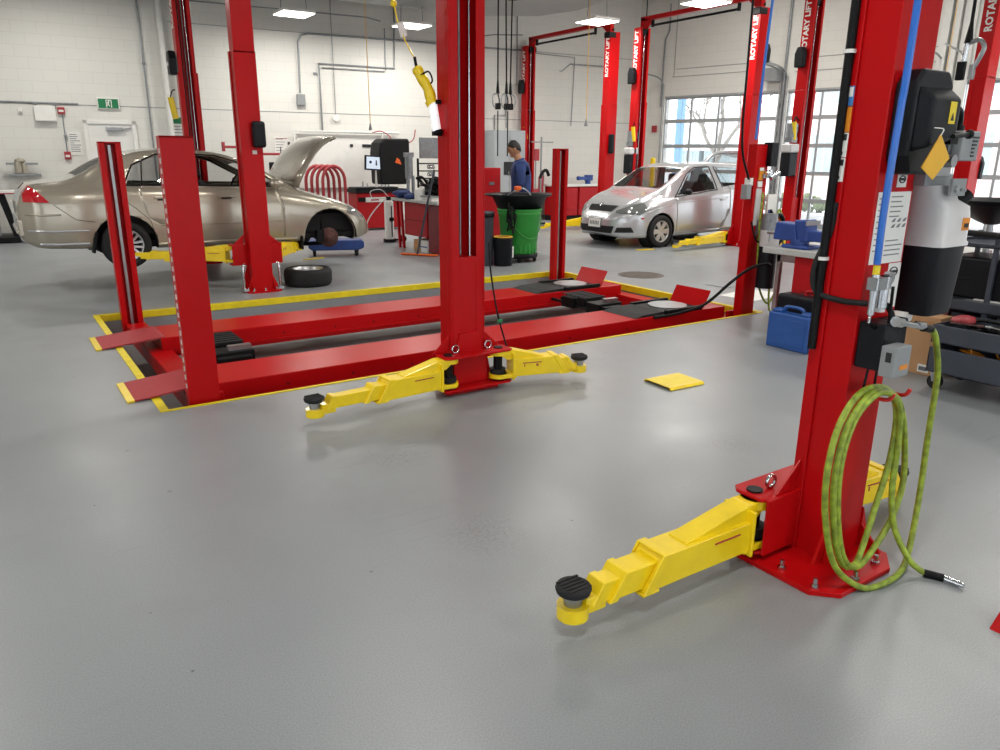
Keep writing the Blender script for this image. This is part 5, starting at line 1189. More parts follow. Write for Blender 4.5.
m.build('shell', 'blue', t, bevel=.015, seg=3); MW().tube([(5.465, 3.60, .30), (5.465, 3.62, .345), (5.465, 3.70, .355), (5.465, 3.78, .345), (5.465, 3.80, .30)], .014, 8).build('handle', 'blue', t)
MW().box(5.396, 5.40, 3.54, 3.86, .04, .26).build('raised_panel', 'blue', t, bevel=.002)
MW().box(5.462, 5.468, 3.495, 3.905, 0, .30).build('lid_seam', 'dark', t)
t = thing('tool_case', 'black hard case standing behind the blue tool case', 'case', (5.62, 3.3, 0))
MW().box(5.62, 5.80, 3.34, 4.0, 0, .42).build('shell', 'black_plastic', t, bevel=.03, seg=3)
MW().tube([(5.71, 3.55, .41), (5.71, 3.56, .455), (5.71, 3.66, .46), (5.71, 3.76, .455), (5.71, 3.77, .41)], .012, 8).build('handle', 'red_cabinet', t)

# --- service carts on the right
def cart(name, label, x0, x1, y0, y1, trays, posts, ptop, col='grey_cart', grp=None):
    t = thing(name, label, 'cart', (x0, y0, 0), 0, grp)
    for zb, zt in trays:
        MW().box(x0, x1, y0, y1, zb, zb+.012).box(x0, x0+.012, y0, y1, zb, zt).box(x1-.012, x1, y0, y1, zb, zt).box(x0, x1, y0, y0+.012, zb, zt).box(x0, x1, y1-.012, y1, zb, zt).build('tray', col, t, bevel=.004)
    for px_, py_ in posts: MW().box(px_-.016, px_+.016, py_-.016, py_+.016, trays[0][0], ptop).build('post', col, t, bevel=.004)
    for cx, cy in ((x0+.06, y0+.08), (x0+.06, y1-.05), (x1-.06, y0+.08), (x1-.06, y1-.05)):
        w = MW().cyl((cx-.016, cy, .05), (cx+.016, cy, .05), .05, n=18).build('caster', 'rubber', t)
        MW().prism([(cy-.015, .05), (cy+.015, .05), (cy+.035, .12), (cy-.03, .12)], cx-.022, cx-.018, 'x').prism([(cy-.015, .05), (cy+.015, .05), (cy+.035, .12), (cy-.03, .12)], cx+.018, cx+.022, 'x').box(cx-.03, cx+.03, cy-.035, cy+.035, .115, trays[0][0]).build('caster_fork', 'chrome', w)
    return t
cart('service_cart', 'low dark grey steel service cart with two trays of tools, nearest on the right', 5.30, 5.80, 1.55, 2.50, [(.125, .30), (.335, .46)], [(5.33, 2.46), (5.77, 2.46), (5.33, 1.59), (5.77, 1.59)], .46)
def tangle(name, label, cat, c, d, col, n, r, seed, kind='stuff'):
    rr = random.Random(seed); m = MW(); L = Vector(c)
    for k in range(n):
        p = [Vector((c[0]+rr.uniform(-d[0], d[0]), c[1]+rr.uniform(-d[1], d[1]), c[2]+rr.uniform(0, d[2]))) for _ in range(5)]
        m.tube(p, r, 5, smooth=4)
    o = m.build(name, col); o['kind'] = kind; o['label'] = label; o['category'] = cat; return o
tangle('cable_tangle', 'tangle of yellow brown cable in the lower tray of the nearest cart', 'cables', (5.45, 2.22, .15), (.08, .12, .17), 'label_orange', 5, .009, 1)
tangle('cable_tangle', 'tangle of black cables in the lower tray of the nearest cart', 'cables', (5.5, 1.85, .15), (.12, .2, .15), 'black', 6, .010, 2)
tangle('cable_tangle', 'black leads heaped on the top tray of the nearest cart', 'cables', (5.5, 2.1, .36), (.14, .3, .12), 'black', 7, .012, 3)
for x, y, z, l, a, col, nm, lb in ((5.40, 2.33, .475, .16, .3, 'rust', 'pliers', 'worn pliers resting on the black leads, left end of the cart'), (5.42, 2.12, .475, .18, -.2, 'steel', 'wrench', 'steel wrench on the black leads in the middle of the cart tray'), (5.42, 1.95, .48, .16, .1, 'chrome', 'wrench', 'bright chrome wrench at the right of the cart tray')):
    t = thing(nm, lb, 'tool', (x, y, z), a)
    MB().box(-.008, .008, -l/2, l/2, -.004, .004).build('handle', col, t, bevel=.002); MB().lathe([(.012, -.006), (.022, -.006), (.022, .006), (.012, .006)], Matrix.Translation((0, l/2, 0)), 14, closed=True).lathe([(.010, -.006), (.020, -.006), (.020, .006), (.010, .006)], Matrix.Translation((0, -l/2, 0)), 14, closed=True).build('ring_end', col, t)
o = MW().ball((5.55, 2.42, .475), (.12, .07, .03), 12, 6).ball((5.5, 2.38, .48), (.06, .06, .03), 10, 6).build('shop_cloth', 'tape_red'); tag(o, 'crumpled pink red cloth on the left end of the cart tray', 'cloth')
cart('equipment_cart', 'tall dark cart with a black case on its shelf, behind the nearest cart', 5.90, 6.5, 1.7, 2.85, [(.16, .20), (.47, .55), (.94, .97)], [(5.92, 2.82), (6.48, 2.82), (5.92, 2.45), (6.48, 1.73)], 1.02)
t = thing('equipment_case', 'black case on the shelf of the tall dark cart', 'case', (6.0, 2.0, .55))
MW().box(5.96, 6.4, 2.30, 2.80, .556, .86).build('shell', 'black_plastic', t, bevel=.02); MW().box(5.955, 5.96, 2.34, 2.76, .70, .71).build('seam', 'dark', t)
MW().ball((5.99, 2.22, .66), (.05, .06, .10), 12, 8).build('headset', 'rubber', t)
o = MW().tube([(5.86, 2.9, 1.03), (5.84, 2.6, 1.045), (5.85, 2.2, 1.03), (5.9, 1.8, 1.02)], .022, 8).build('handle_hose', 'rubber'); tag(o, 'thick black hose draped along the top of the tall dark cart', 'hose')
o = MW().box(5.93, 6.1, 2.35, 2.55, .557, .565).build('paper_sheet', 'paper', bevel=.001); tag(o, 'white paper on the shelf edge of the tall dark cart', 'paper')
for k, (y, w, col, lb) in enumerate(((2.66, .09, 'grey_cart', 'dark grey binder at the left of the row low in the tall cart'), (2.55, .08, 'black', 'black binder second in the row low in the tall cart'), (2.45, .07, 'label_grey', 'grey binder third in the row low in the tall cart'), (2.36, .07, 'grey_cart', 'dark grey binder at the right of the row low in the tall cart'))):
    t = thing('binder', lb, 'binder', (6.0, y, .172)); MW().box(5.96, 6.2, y-w/2, y+w/2-.008, .172, .44).build('cover', col, t, bevel=.004); MW().box(5.956, 5.96, y-w/2+.015, y+w/2-.02, .34, .40).build('spine_label', 'grey_box', t)
t = thing('tool_cabinet', 'red tool cabinet at the right edge behind the carts', 'cabinet', (7.6, 1.6, 0))
MW().box(7.4, 8.1, 1.7, 2.86, .1, 1.02).build('body', 'red_cabinet', t, bevel=.01)
for k in range(4):
    d_ = MW().box(7.385, 7.40, 1.73, 2.83, .16+k*.21, .34+k*.21).build('drawer', 'red_cabinet', t, bevel=.004); MW().box(7.372, 7.385, 1.9, 2.6, .31+k*.21, .33+k*.21).build('drawer_handle', 'steel', d_)
t = thing('cardboard_box', 'tall brown cardboard box with a white label behind the foreground column', 'box', (5.6, 2.55, 0))
MW().box(5.62, 5.80, 2.60, 2.90, 0, .44).build('carton', 'cardboard', t, bevel=.004); MW().box(5.617, 5.62, 2.63, 2.71, .02, .08).build('shipping_label', 'paper', t)
MW().box(5.615, 5.62, 2.60, 2.90, .40, .405).build('tape', 'cardboard', t); MW().box(5.614, 5.617, 2.64, 2.70, .035, .065).build('label_print', 'label_grey', t)
o = MW().box(5.83, 5.87, 2.60, 2.86, 0, .40).build('cardboard_sheet', 'cardboard'); tag(o, 'second brown cardboard piece right behind the labelled box', 'box')
t = thing('oil_drain', 'black oil drain pan on a pole, right of the foreground tank', 'drain pan', (6.85, 2.92, 0))
Mo = Matrix.Translation((6.85, 2.92, 0))
MW().lathe([(.05, 1.04), (.12, 1.07), (.36, 1.20), (.40, 1.225), (.41, 1.24), (.39, 1.24), (.35, 1.21), (.06, 1.09)], Mo, 36).build('pan', 'black_plastic', t)
MW().cyl((6.85, 2.92, .6), (6.85, 2.92, 1.06), .025).build('pole', 'steel', t)
MW().lathe([(.0, .08), (.18, .08), (.19, .10), (.19, .58), (.16, .62), (.0, .62)], Mo, 28).build('tank', 'black', t)
for a in range(4):
    cx, cy = 6.85+.16*math.cos(a*PI/2+.7), 2.92+.16*math.sin(a*PI/2+.7); MW().cyl((cx-.012, cy, .03), (cx+.012, cy, .03), .03, n=12).box(cx-.015, cx+.015, cy-.015, cy+.015, .05, .085).build('caster', 'rubber', t)
# cable drop at the top right
t = thing('cable_drop', 'black hose drop with carabiner clamp hanging at the top right', 'hose', (4.5, 2.2, 2.0))
MW().tube([(4.5, 2.21, 4.42), (4.5, 2.20, 2.6), (4.5, 2.195, 2.24)], .009, 8, smooth=0).cyl((4.5, 2.195, 2.26), (4.5, 2.195, 2.15), .008, .022, n=10).build('cable', 'black', t)
MW().tube([(4.5, 2.195, 2.15), (4.5, 2.14, 2.16), (4.5, 2.11, 2.12), (4.5, 2.13, 2.06), (4.5, 2.15, 2.02)], .012, 8).build('carabiner', 'steel', t)
MW().box(4.485, 4.515, 2.19, 2.23, 1.965, 2.06).build('clamp_jaw', 'black', t, bevel=.004); MW().box(4.485, 4.515, 2.14, 2.165, 1.965, 2.04).build('clamp_jaw', 'steel', t, bevel=.004)
MW().cyl((4.5, 2.20, 2.15), (4.5, 2.205, 2.05), .014).build('plug', 'chrome', t)

# --- work light on the left of the middle column
t = thing('work_light', 'yellow hand held work light clipped to the left side of the middle column', 'work light', (2.4, 4.38, 1.9))
MW().tube([(2.36, 4.45, 2.075), (2.375, 4.42, 2.02), (2.40, 4.38, 1.95), (2.41, 4.36, 1.88)], [.030, .034, .036, .034, .032, .032, .033, .034, .035, .034, .033, .032, .032, .033, .036, .036, .036, .034, .03], 14).cyl((2.405, 4.365, 1.885), (2.415, 4.355, 1.86), .038, n=16).build('handle', 'yellow', t)
MW().tube([(2.36, 4.40, 2.03), (2.40, 4.37, 2.05), (2.42, 4.36, 2.0), (2.40, 4.37, 1.97)], .006, 6).cyl((2.36, 4.45, 2.07), (2.352, 4.46, 2.14), .010, n=8).build('hook', 'black', t)
MW().cyl((2.415, 4.355, 1.87), (2.43, 4.33, 1.70), .028, n=16).build('lamp_tube', 'lamp_tube', t)
MW().cyl((2.43, 4.33, 1.70), (2.435, 4.325, 1.685), .03, n=16).box(2.40, 2.47, 4.31, 4.345, 1.67, 1.69).build('end_cap', 'black', t, bevel=.003)
MW().box(2.41, 2.47, 4.30, 4.36, 1.685, 1.705).box(2.42, 2.47, 4.32, 4.36, 1.86, 1.885).build('clip', 'black', t)
t = thing('lamp_cord', 'yellow cord with a ball stop and white tag above the work light', 'cord', (2.33, 4.5, 2.4))
MW().tube([(2.352, 4.46, 2.13), (2.32, 4.52, 2.24), (2.28, 4.56, 2.40), (2.26, 4.60, 2.8), (2.25, 4.62, 4.42)], .0045, 6).build('cord', 'yellow', t)
MW().ball((2.273, 4.57, 2.45), .022, 12, 8).build('ball_stop', 'yellow', t)
MW().cbox((2.305, 4.53, 2.30), (.05, .006, .085), ry=R(-20)).build('paper_tag', 'paper', t)
# --- loose black cable by the right side of the middle column
o = MW().tube([(2.72, 4.17, 1.0), (2.725, 4.15, .8), (2.76, 4.13, .55), (2.80, 4.10, .36), (2.81, 4.08, .30)], .006, 6).build('release_cable', 'black', None); tag(o, 'thin black release cable hanging on the right side of the middle column', 'cable')
for (x, z, col, lb) in ((2.77, .47, 'sign_green', 'small green tie around the black release cable'),):
    o = MW().cyl((x-.01, 4.118, z), (x+.02, 4.112, z+.004), .014, n=8).build('tie_band', col); tag(o, lb, 'tie')

# --- green rolling bin with black funnel
bx_, by_ = 6.70, 9.42
t = thing('rolling_bin', 'bright green round bin on a black dolly under the black drain funnel', 'bin', (bx_, by_, 0))
pr = [(0, .12), (.25, .12), (.262, .14), (.32, .70), (.33, .71), (.33, .74), (.325, .75), (.34, .76), (.34, .79), (.31, .79), (.25, .15)]
b_ = MB().lathe(pr, None, 40)
b_.build('bin_body', 'green_bin', t)
m = MB().lathe([(.24, .06), (.28, .06), (.29, .075), (.29, .12), (.27, .125), (.24, .12)], None, 32, closed=True).lathe([(0, .08), (.25, .08), (.25, .11), (0, .11)], None, 32)
d_ = m.build('dolly', 'black_plastic', t)
for k in range(5):
    a = 2*PI*k/5+.35; cx, cy = .25*math.cos(a), .25*math.sin(a); MB().cyl((cx-.013, cy, .032), (cx+.013, cy, .032), .032, n=14).box(cx-.016, cx+.016, cy-.02, cy+.02, .05, .075).build('caster', 'rubber', d_)
m = MB()
for k in range(24):
    a = 2*PI*k/24; m.cbox((.272*math.cos(a), .272*math.sin(a), .2), (.006, .02, .14), rz=a)
m.build('moulded_rib', 'green_bin', t)
MB().tube([(-.28, -.21, .58), (-.16, -.29, .42), (.02, -.315, .36), (.17, -.28, .48), (.26, -.21, .66)], .009, 6).build('bail_handle', 'green_bin', t)
o = MB().lathe([(.30, .80), (.35, .80), (.43, .96), (.55, .99), (.56, 1.0), (.55, 1.01), (.42, .99), (.33, .83), (.10, .80), (.0, .80), (0, .79), (.3, .79)], Matrix.Diagonal((1.0, .86, 1, 1)), 40)
t2 = thing('drain_funnel', 'wide black drain funnel pan sitting on the green bin', 'funnel', (bx_, by_, 0)); o.build('pan', 'black_plastic', t2)
MB().tube([(-.38, -.20, .99), (-.30, -.28, 1.06), (-.18, -.30, 1.10), (-.08, -.30, 1.06), (-.02, -.32, .99)], .010, 6).build('handle', 'steel', t2)
o = MB().box(-.28, -.19, -.31, -.24, 1.07, 1.13).build('handle_grip', 'orange', t2, bevel=.01)
tangle('cable_bundle', 'tangled black cables hanging left of the green bin', 'cables', (6.32, 9.10, .45), (.07, .05, .45), 'black', 6, .012, 8)
t = thing('waste_container', 'tall black cylindrical container left of the green bin', 'bin', (5.98, 9.25, 0))
MB().lathe([(0, 0), (.10, 0), (.11, .01), (.115, .74), (.125, .75), (.12, .78), (0, .78)], None, 28).build('drum', 'grey_cart', t); MB().lathe([(.118, .70), (.13, .70), (.13, .76), (.118, .76)], None, 28, closed=True).build('rim', 'black', t)
t = thing('waste_container', 'short black container with a white label, in front of the green bin', 'bin', (6.20, 9.12, 0))
MB().lathe([(0, 0), (.135, 0), (.14, .01), (.145, .38), (.15, .40), (0, .41)], None, 28).build('drum', 'black_plastic', t); MB().cbox((.10, -.112, .20), (.07, .004, .16), rz=R(40)).build('white_label', 'paper', t)
MB().lathe([(.10, .41), (.14, .41), (.14, .425), (.10, .425)], None, 28, closed=True).build('lid_ring', 'tag_yellow', t)
# --- red cabinet behind the middle column
t = thing('tool_cabinet', 'tall red cabinet just right of the middle column, with a small latch', 'cabinet', (7.0, 10.9, 0))
MW().box(6.76, 7.33, 10.87, 11.25, .08, 1.36).build('body', 'red_cabinet', t, bevel=.01); MW().box(6.77, 7.32, 10.89, 11.23, 0, .08).build('plinth', 'dark', t)
d_ = MW().box(6.78, 7.31, 10.855, 10.87, .12, 1.33).build('door', 'red_cabinet', t, bevel=.004)
MW().box(7.08, 7.18, 10.84, 10.855, 1.08, 1.13).build('latch', 'steel', d_)
t = thing('spray_bottle', 'dark green bottle on top of the tall red cabinet', 'bottle', (6.86, 11.0, 1.36)); MW().cyl((6.86, 11.0, 1.36), (6.86, 11.0, 1.50), .035, n=14).cyl((6.86, 11.0, 1.50), (6.86, 11.0, 1.55), .035, .012, n=14).build('bottle', 'ext_glass', t); MW().cyl((6.86, 11.0, 1.55), (6.86, 11.0, 1.58), .015, n=10).build('cap', 'black', t)
t = thing('stool_stand', 'red metal stand with a flared top behind the tall red cabinet', 'stand', (7.0, 11.6, 0)); MW().prism([(6.90, 1.1), (7.02, 1.1), (7.04, 1.75), (7.14, 1.80), (7.14, 1.86), (6.90, 1.86)], 11.55, 11.65, 'y').box(6.90, 7.0, 11.55, 11.65, 0, 1.1).build('post', 'red', t, bevel=.006)

# --- workbench left of the middle column
t = thing('workbench', 'red parts bench left of the middle column, cluttered worktop', 'workbench', (5.9, 10.9, 0))
MW().box(5.85, 6.6, 10.45, 12.1, .80, .845).build('worktop', 'worktop', t, bevel=.006)
for y in (10.6, 11.0): MW().box(5.92, 6.55, y, y+.04, .0, .80) if False else None
MW().box(5.93, 6.50, 10.95, 11.75, .24, .79).build('drawer_unit', 'red_cabinet', t, bevel=.01)
MW().box(5.925, 5.93, 10.98, 11.72, .50, .505).build('drawer_seam', 'dark', t)
MW().box(5.93, 6.5, 10.5, 10.9, .02, .79).build('side_panel', 'maroon', t, bevel=.008)
for y in (11.85, 12.0): MW().prism([(y-.02, .80), (y+.02, .80), (y-.06, 0), (y-.10, 0)], 5.90, 5.94, 'x').build('leg', 'red_cabinet', t)
MW().box(6.5, 6.54, 10.5, 12.05, 0, .8).build('back_panel', 'maroon', t)
t = thing('cloth_bundle', 'blue cloth heap on the left end of the cluttered bench', 'cloth', (6.0, 11.85, .845))
m = MW(); rr = random.Random(5)
for k in range(14): m.ball((5.95+rr.uniform(-.05, .15), 11.75+rr.uniform(-.28, .28), .87+rr.uniform(0, .07)), (rr.uniform(.06, .10), rr.uniform(.08, .14), rr.uniform(.03, .06)), 10, 6)
m.build('cloth', 'navy', t)
t = thing('paint_can', 'white round canister on the cluttered bench', 'can', (6.0, 11.28, .845)); MW().cyl((6.0, 11.28, .845), (6.0, 11.28, .99), .10, n=24).ball((6.0, 11.28, .99), (.10, .10, .05), 20, 8).cyl((6.0, 11.4, .91), (6.0, 11.44, .91), .03, n=12).build('can', 'white', t)
t = thing('parts_box', 'low white box at the front of the cluttered bench', 'box', (5.98, 10.85, .845)); MW().box(5.90, 6.15, 10.72, 11.05, .845, .91).build('box', 'paper', t, bevel=.006); MW().box(5.88, 6.17, 10.70, 11.07, .905, .925).build('lid', 'grey_box', t)
tangle('machine_parts', 'dark pile of machine parts on the cluttered bench', 'parts', (6.15, 11.1, .86), (.15, .35, .35), 'black', 16, .022, 11)
t = thing('air_tank_trolley', 'white upright oil extractor cylinder on the floor before the red cabinet', 'cylinder', (6.12, 12.75, 0))
MB().cyl((0, 0, .06), (0, 0, .72), .085, n=24).ball((0, 0, .72), (.085, .085, .05), 20, 8).build('cylinder', 'white', t); MB().cyl((0, 0, 0), (0, 0, .06), .12, n=20).cyl((.22, .0, .06), (.26, 0, .06), .06, n=14).cyl((.22, -.12, .06), (.26, -.12, .06), .05, n=14).box(0, .25, -.03, .03, .02, .05).build('base', 'black', t)
MB().box(.0, .02, -.095, -.083, .10, .66).build('level_strip', 'label_black', t); MB().cyl((0, -.07, .42), (0, -.12, .42), .04, n=14).cyl((0, 0, .75), (0, 0, .82), .05, n=14).build('gauge', 'black', t)
MB().tube([(-.02, 0, .80), (-.2, -.05, .70), (-.45, -.1, .45), (-.55, -.12, .2)], .010, 6).tube([(0, 0, .82), (-.15, 0, .95), (-.35, .0, .92), (-.30, 0, .80), (-.05, 0, .80)], .008, 6).build('hose', 'translucent', t)
for (y, z, col, lb) in ((11.30, .0, 'cardboard', 'brown carton under the cluttered bench'), (11.05, .0, 'paper', 'white carton with a blue stripe under the cluttered bench')):
    t = thing('carton', lb, 'box', (5.95, y, z)); MW().box(5.92, 6.2, y-.11, y+.11, z, z+.19).build('carton', col, t, bevel=.004)
    MW().box(5.917, 5.92, y-.11, y+.11, z+.08, z+.10).build('stripe', 'blue' if col == 'paper' else 'label_orange', t)
t = thing('pry_bar', 'long grey bar with an orange foot leaning on the cluttered bench', 'bar', (5.62, 10.7, 0)); MW().tube([(5.62, 10.72, .02), (5.75, 10.62, .75), (5.84, 10.50, 1.34)], .018, 8).build('shaft', 'grey_cart', t)
MW().tube([(5.45, 10.95, .02), (5.52, 10.85, .02), (5.62, 10.72, .02), (5.7, 10.6, .02), (5.85, 10.45, .02)], .02, 6).build('foot', 'orange', t)
# tool rack tower
t = thing('tool_rack', 'tall metal tool rack with round silver cups above the cluttered bench', 'rack', (6.8, 12.6, 0))
MW().box(6.55, 6.58, 12.4, 12.43, 0, 1.5).box(7.0, 7.03, 12.4, 12.43, 0, 1.5).box(6.55, 7.03, 12.4, 12.43, .9, .93).build('frame', 'black', t)
MW().box(6.62, 6.98, 12.40, 12.46, 1.5, 1.86).build('wire_basket', 'zinc', t)
for k in range(4):
    sh = MW().box(6.6, 7.02, 12.32, 12.5, 1.40-k*.13, 1.42-k*.13).build('shelf', 'black', t); MW().cyl((6.85, 12.33, 1.355-k*.13), (6.72, 12.33, 1.355-k*.13), .038, n=14).build('cup', 'chrome', sh)
MW().cyl((6.40, 12.45, 1.15), (6.40, 12.45, 1.55), .07, n=16).box(6.32, 6.48, 12.40, 12.5, 1.52, 1.6).cyl((6.35, 12.4, .9), (6.35, 12.4, 1.2), .03).cyl((6.45, 12.4, .9), (6.45, 12.4, 1.2), .03).build('cylinder', 'zinc', t)
t = thing('apron', 'dark apron with grey towel hung beside the tool rack', 'apron', (7.1, 12.4, 0.85)); MW().prism([(7.03, .85), (7.25, .85), (7.23, 1.40), (7.15, 1.48), (7.03, 1.44)], 12.38, 12.44, 'y').build('apron', 'navy', t, bevel=.03); MW().prism([(7.02, .95), (7.10, .95), (7.08, 1.38), (7.04, 1.38)], 12.34, 12.38, 'y').build('towel', 'paper', t, bevel=.01)
# red wheel machine with monitor and black hood
t = thing('wheel_balancer', 'red wheel balancer with a lit monitor and tall black guard hood', 'machine', (6.8, 15.2, 0))
MW().box(6.48, 7.55, 15.0, 15.5, .04, .78).build('body', 'red_cabinet', t, bevel=.02); MW().box(6.45, 7.62, 14.95, 15.5, .78, .86).box(6.42, 7.4, 14.92, 15.3, .86, .90).build('top_tray', 'black_plastic', t, bevel=.01)
MW().box(6.50, 7.38, 14.985, 15.0, .60, .69).build('front_strip', 'black', t); MW().box(6.66, 7.22, 14.975, 14.985, .59, .69).build('white_plate', 'paper', t); MW().box(6.78, 6.96, 14.97, 14.975, .62, .65).build('red_print', 'tape_red', t)
mo = MW().cbox((6.93, 15.0, 1.39), (.50, .05, .30), ry=R(3)).build('monitor', 'black_plastic', t, bevel=.008); MW().cbox((6.93, 14.972, 1.39), (.44, .006, .24), ry=R(3)).build('screen', 'screen', mo)
m = MW().cyl((6.80, 14.968, 1.41), (6.80, 14.966, 1.41), .03, n=12).cyl((7.06, 14.968, 1.41), (7.06, 14.966, 1.41), .03, n=12).prism([(6.91, 1.34), (6.95, 1.34), (6.94, 1.45), (6.92, 1.45)], 14.965, 14.968, 'y'); m.build('screen_icon', 'label_black', mo)
MW().cyl((6.95, 15.05, .90), (6.95, 15.05, 1.25), .03, .015).build('monitor_stand', 'paper', t)
m = MW().lathe([(.30, -.30), (.36, -.28), (.38, 0), (.36, .28), (.30, .30)], Matrix.Translation((7.35, 15.3, 1.50)) @ Matrix.Rotation(PI/2, 4, 'Y'), 24, arc=PI*2)
m.box(7.10, 7.72, 14.98, 15.5, .95, 1.86); m.prism([(6.98, 1.0), (7.12, .95), (7.12, 1.87), (7.02, 1.80), (6.98, 1.6)], 15.0, 15.5, 'y')
m = MW().prism([(7.02, .95), (7.72, .95), (7.72, 1.86), (7.68, 1.89), (7.14, 1.89), (7.04, 1.80), (7.0, 1.6)], 14.95, 15.45, 'y')
h_ = m.build('guard_hood', 'black', t, bevel=.04, seg=3); MW().prism([(7.36, 1.40), (7.50, 1.36), (7.46, 1.46), (7.40, 1.50)], 14.93, 14.95, 'y').build('orange_sticker', 'orange', h_)
for x, h in ((6.62, .12), (6.72, .08), (7.05, .10), (7.14, .14), (7.22, .09)):
    MW().cyl((x, 15.0, .90), (x, 15.0, .90+h), .022, .012, n=10).build('spray_nozzle', 'steel', t)
t = thing('red_air_line', 'thin red air line on the wall above the balancer hood', 'hose', (7.3, 15.6, 1.9)); MW().tube([(7.2, 15.7, 2.02), (7.35, 15.6, 2.05), (7.5, 15.55, 1.98), (7.55, 15.5, 1.9)], .012, 6).tube([(7.75, 15.5, 1.72), (7.95, 15.5, 1.80), (8.1, 15.5, 1.90), (8.15, 15.5, 2.1)], .012, 6).build('hose', 'tape_red', t)
# red hoops
hoops = []
for k in range(4):
    lb = ['leftmost of the four red hoops behind the raised bonnet', 'second from the left of the four red hoops', 'third from the left of the four red hoops', 'rightmost of the four red hoops'][k]
    x = 5.72+k*.085; o = MB().tube([(-.24, 0, -1.05), (-.24, 0, .0)]+[(-.24*math.cos(a), 0, .30*math.sin(a)) for a in [PI*q/12 for q in range(1, 12)]]+[(.24, 0, 0), (.24, 0, -1.05)], .034, 8, smooth=0).build('wheel_hoop', 'tape_red', loc=(x, 15.25-k*.09, 1.03)); tag(o, lb, 'hoop', 'red hoops behind the raised bonnet')
# red wheel clamp arm rail
t = thing('wheel_clamp', 'red adjustable clamp arm mounted behind the sedan roof', 'clamp', (4.7, 15.95, 1.6))
MW().box(4.05, 4.45, 15.9, 15.96, 1.66, 1.71).box(4.05, 4.10, 15.88, 15.98, 1.60, 1.78).box(4.6, 5.45, 15.86, 15.92, 1.53, 1.58).box(5.30, 5.40, 15.84, 15.94, 1.42, 1.66).box(4.4, 4.7, 15.9, 15.94, 1.56, 1.68).build('arm', 'tape_red', t, bevel=.01)
MW().box(5.36, 5.40, 15.83, 15.86, 1.45, 1.80).cyl((5.2, 15.85, 1.55), (5.2, 15.85, 1.70), .01).build('pointer', 'label_black', t)
MW().box(4.7, 4.76, 15.9, 15.96, 0, 1.55).build('post', 'grey_box', t)
t = thing('monitor', 'small black monitor seen through the sedan windscreen', 'monitor', (5.0, 15.6, 1.2)); MW().box(4.85, 5.15, 15.55, 15.60, 1.17, 1.40).build('casing', 'black', t, bevel=.02); MW().box(4.97, 5.03, 15.57, 15.6, 0, 1.17).build('stand', 'black', t)
# grey cabinet, duct and drops behind the person
t = thing('storage_cabinet', 'tall pale grey metal cabinet against the wall behind the worker', 'cabinet', onB(8.02, .02), AB)
MB().box(0, .86, -.5, 0, .03, 2.14).build('body', 'grey_cabinet', t, bevel=.012)
for a, b in ((.01, .42), (.44, .85)):
    d_ = MB().box(a, b, -.515, -.5, .06, 2.12).build('door', 'grey_cabinet', t, bevel=.004); MB().cyl((.40 if a < .1 else .46, -.53, 1.1), (.40 if a < .1 else .46, -.53, 1.2), .01).build('handle', 'steel', d_)
MB().box(.27, .60, -.53, -.515, 1.12, 1.42).build('dark_panel', 'label_black', t)
t = thing('vertical_duct', 'white square duct rising beside the pale grey cabinet', 'duct', onB(7.55, .02), AB); MB().box(0, .16, -.15, 0, 0, 4.0).box(.28, .38, -.1, 0, 0, 3.2).build('duct', 'white_pipe', t, bevel=.01)
pipe('thin grey conduit with a junction up the wall left of the far lift', [(8.62, 2.2), (8.62, 3.2), (8.9, 3.2), (8.9, 5.0)], .012)
for k, (x, lb) in enumerate(((7.345, 'leftmost of the three black cable drops with clamps'), (7.52, 'middle of the three black cable drops with clamps'), (7.60, 'rightmost of the three black cable drops with clamps'))):
    t = thing('cable_drop', lb, 'hose', (x, 11, 2.6), 0, 'black cable drops'); xt = 7.345+k*.14
    MW().tube([(xt, 11, 4.42), (x, 11, 2.75)], .013, 8, smooth=0).cyl((xt, 11, 4.0), (xt, 11, 4.42), .09, n=16).cyl((x, 11, 2.75), (x, 11, 2.55), .014, .03, n=12).build('cable', 'black', t)
    s_ = -1 if k < 1 else 1
    MW().tube([(x, 11, 2.56), (x-.09*(1 if k != 2 else -1), 11, 2.52), (x-.10*(1 if k != 2 else -1), 11, 2.40), (x-.06*(1 if k != 2 else -1), 11, 2.33)], .013, 8).build('carabiner', 'steel', t)
    MW().box(x-.03, x+.04, 10.96, 11.04, 2.30, 2.40).tube([(x, 11, 2.56), (x+.03, 11, 2.45), (x+.02, 11, 2.35)], .012, 6).build('clamp_jaw', 'black', t, bevel=.008)
for x, lb in ((7.35, 'thin black cord below the leftmost cable drop'), (7.55, 'thin black cord below the middle cable drop')):
    o = MW().tube([(x, 11, 2.28), (x+.0, 11, 1.55)], .010, 6, smooth=0).build('cord', 'black'); tag(o, lb, 'cord')
for x, y, lb in ((8.0, 12.5, 'thin dark cable running from the ceiling left of the far lift top'), (11.40, 11.78, 'thin dark cable rising from the top of the hatchback lift far column')):
    o = MW().tube([(x, y, 3.2 if x < 9 else 4.2), (x, y, 4.42 if x < 9 else 5.6)], .012, 6, smooth=0).build('cord', 'black'); tag(o, lb, 'cord')
for x, y, z0, lb, col in ((5.93, 13.0, 2.1, 'pale yellow pull cord hanging over the white rail', 'tag_yellow'), (9.2, 10.9, 2.2, 'pale yellow pull cord before the farthest lift column', 'tag_yellow'), (12.6, 6.4, 2.0, 'pale yellow pull cord with a handle before the middle glazed door', 'tag_yellow')):
    t = thing('pull_cord', lb, 'cord', (x, y, z0)); MW().tube([(x, y, z0), (x-.02, y, 4.42 if x < 10 else 5.6)], .006, 6, smooth=0).build('cord', col, t); MW().cyl((x, y, z0-.12), (x, y, z0), .035, .01, n=10).build('handle', 'grey_box', t)
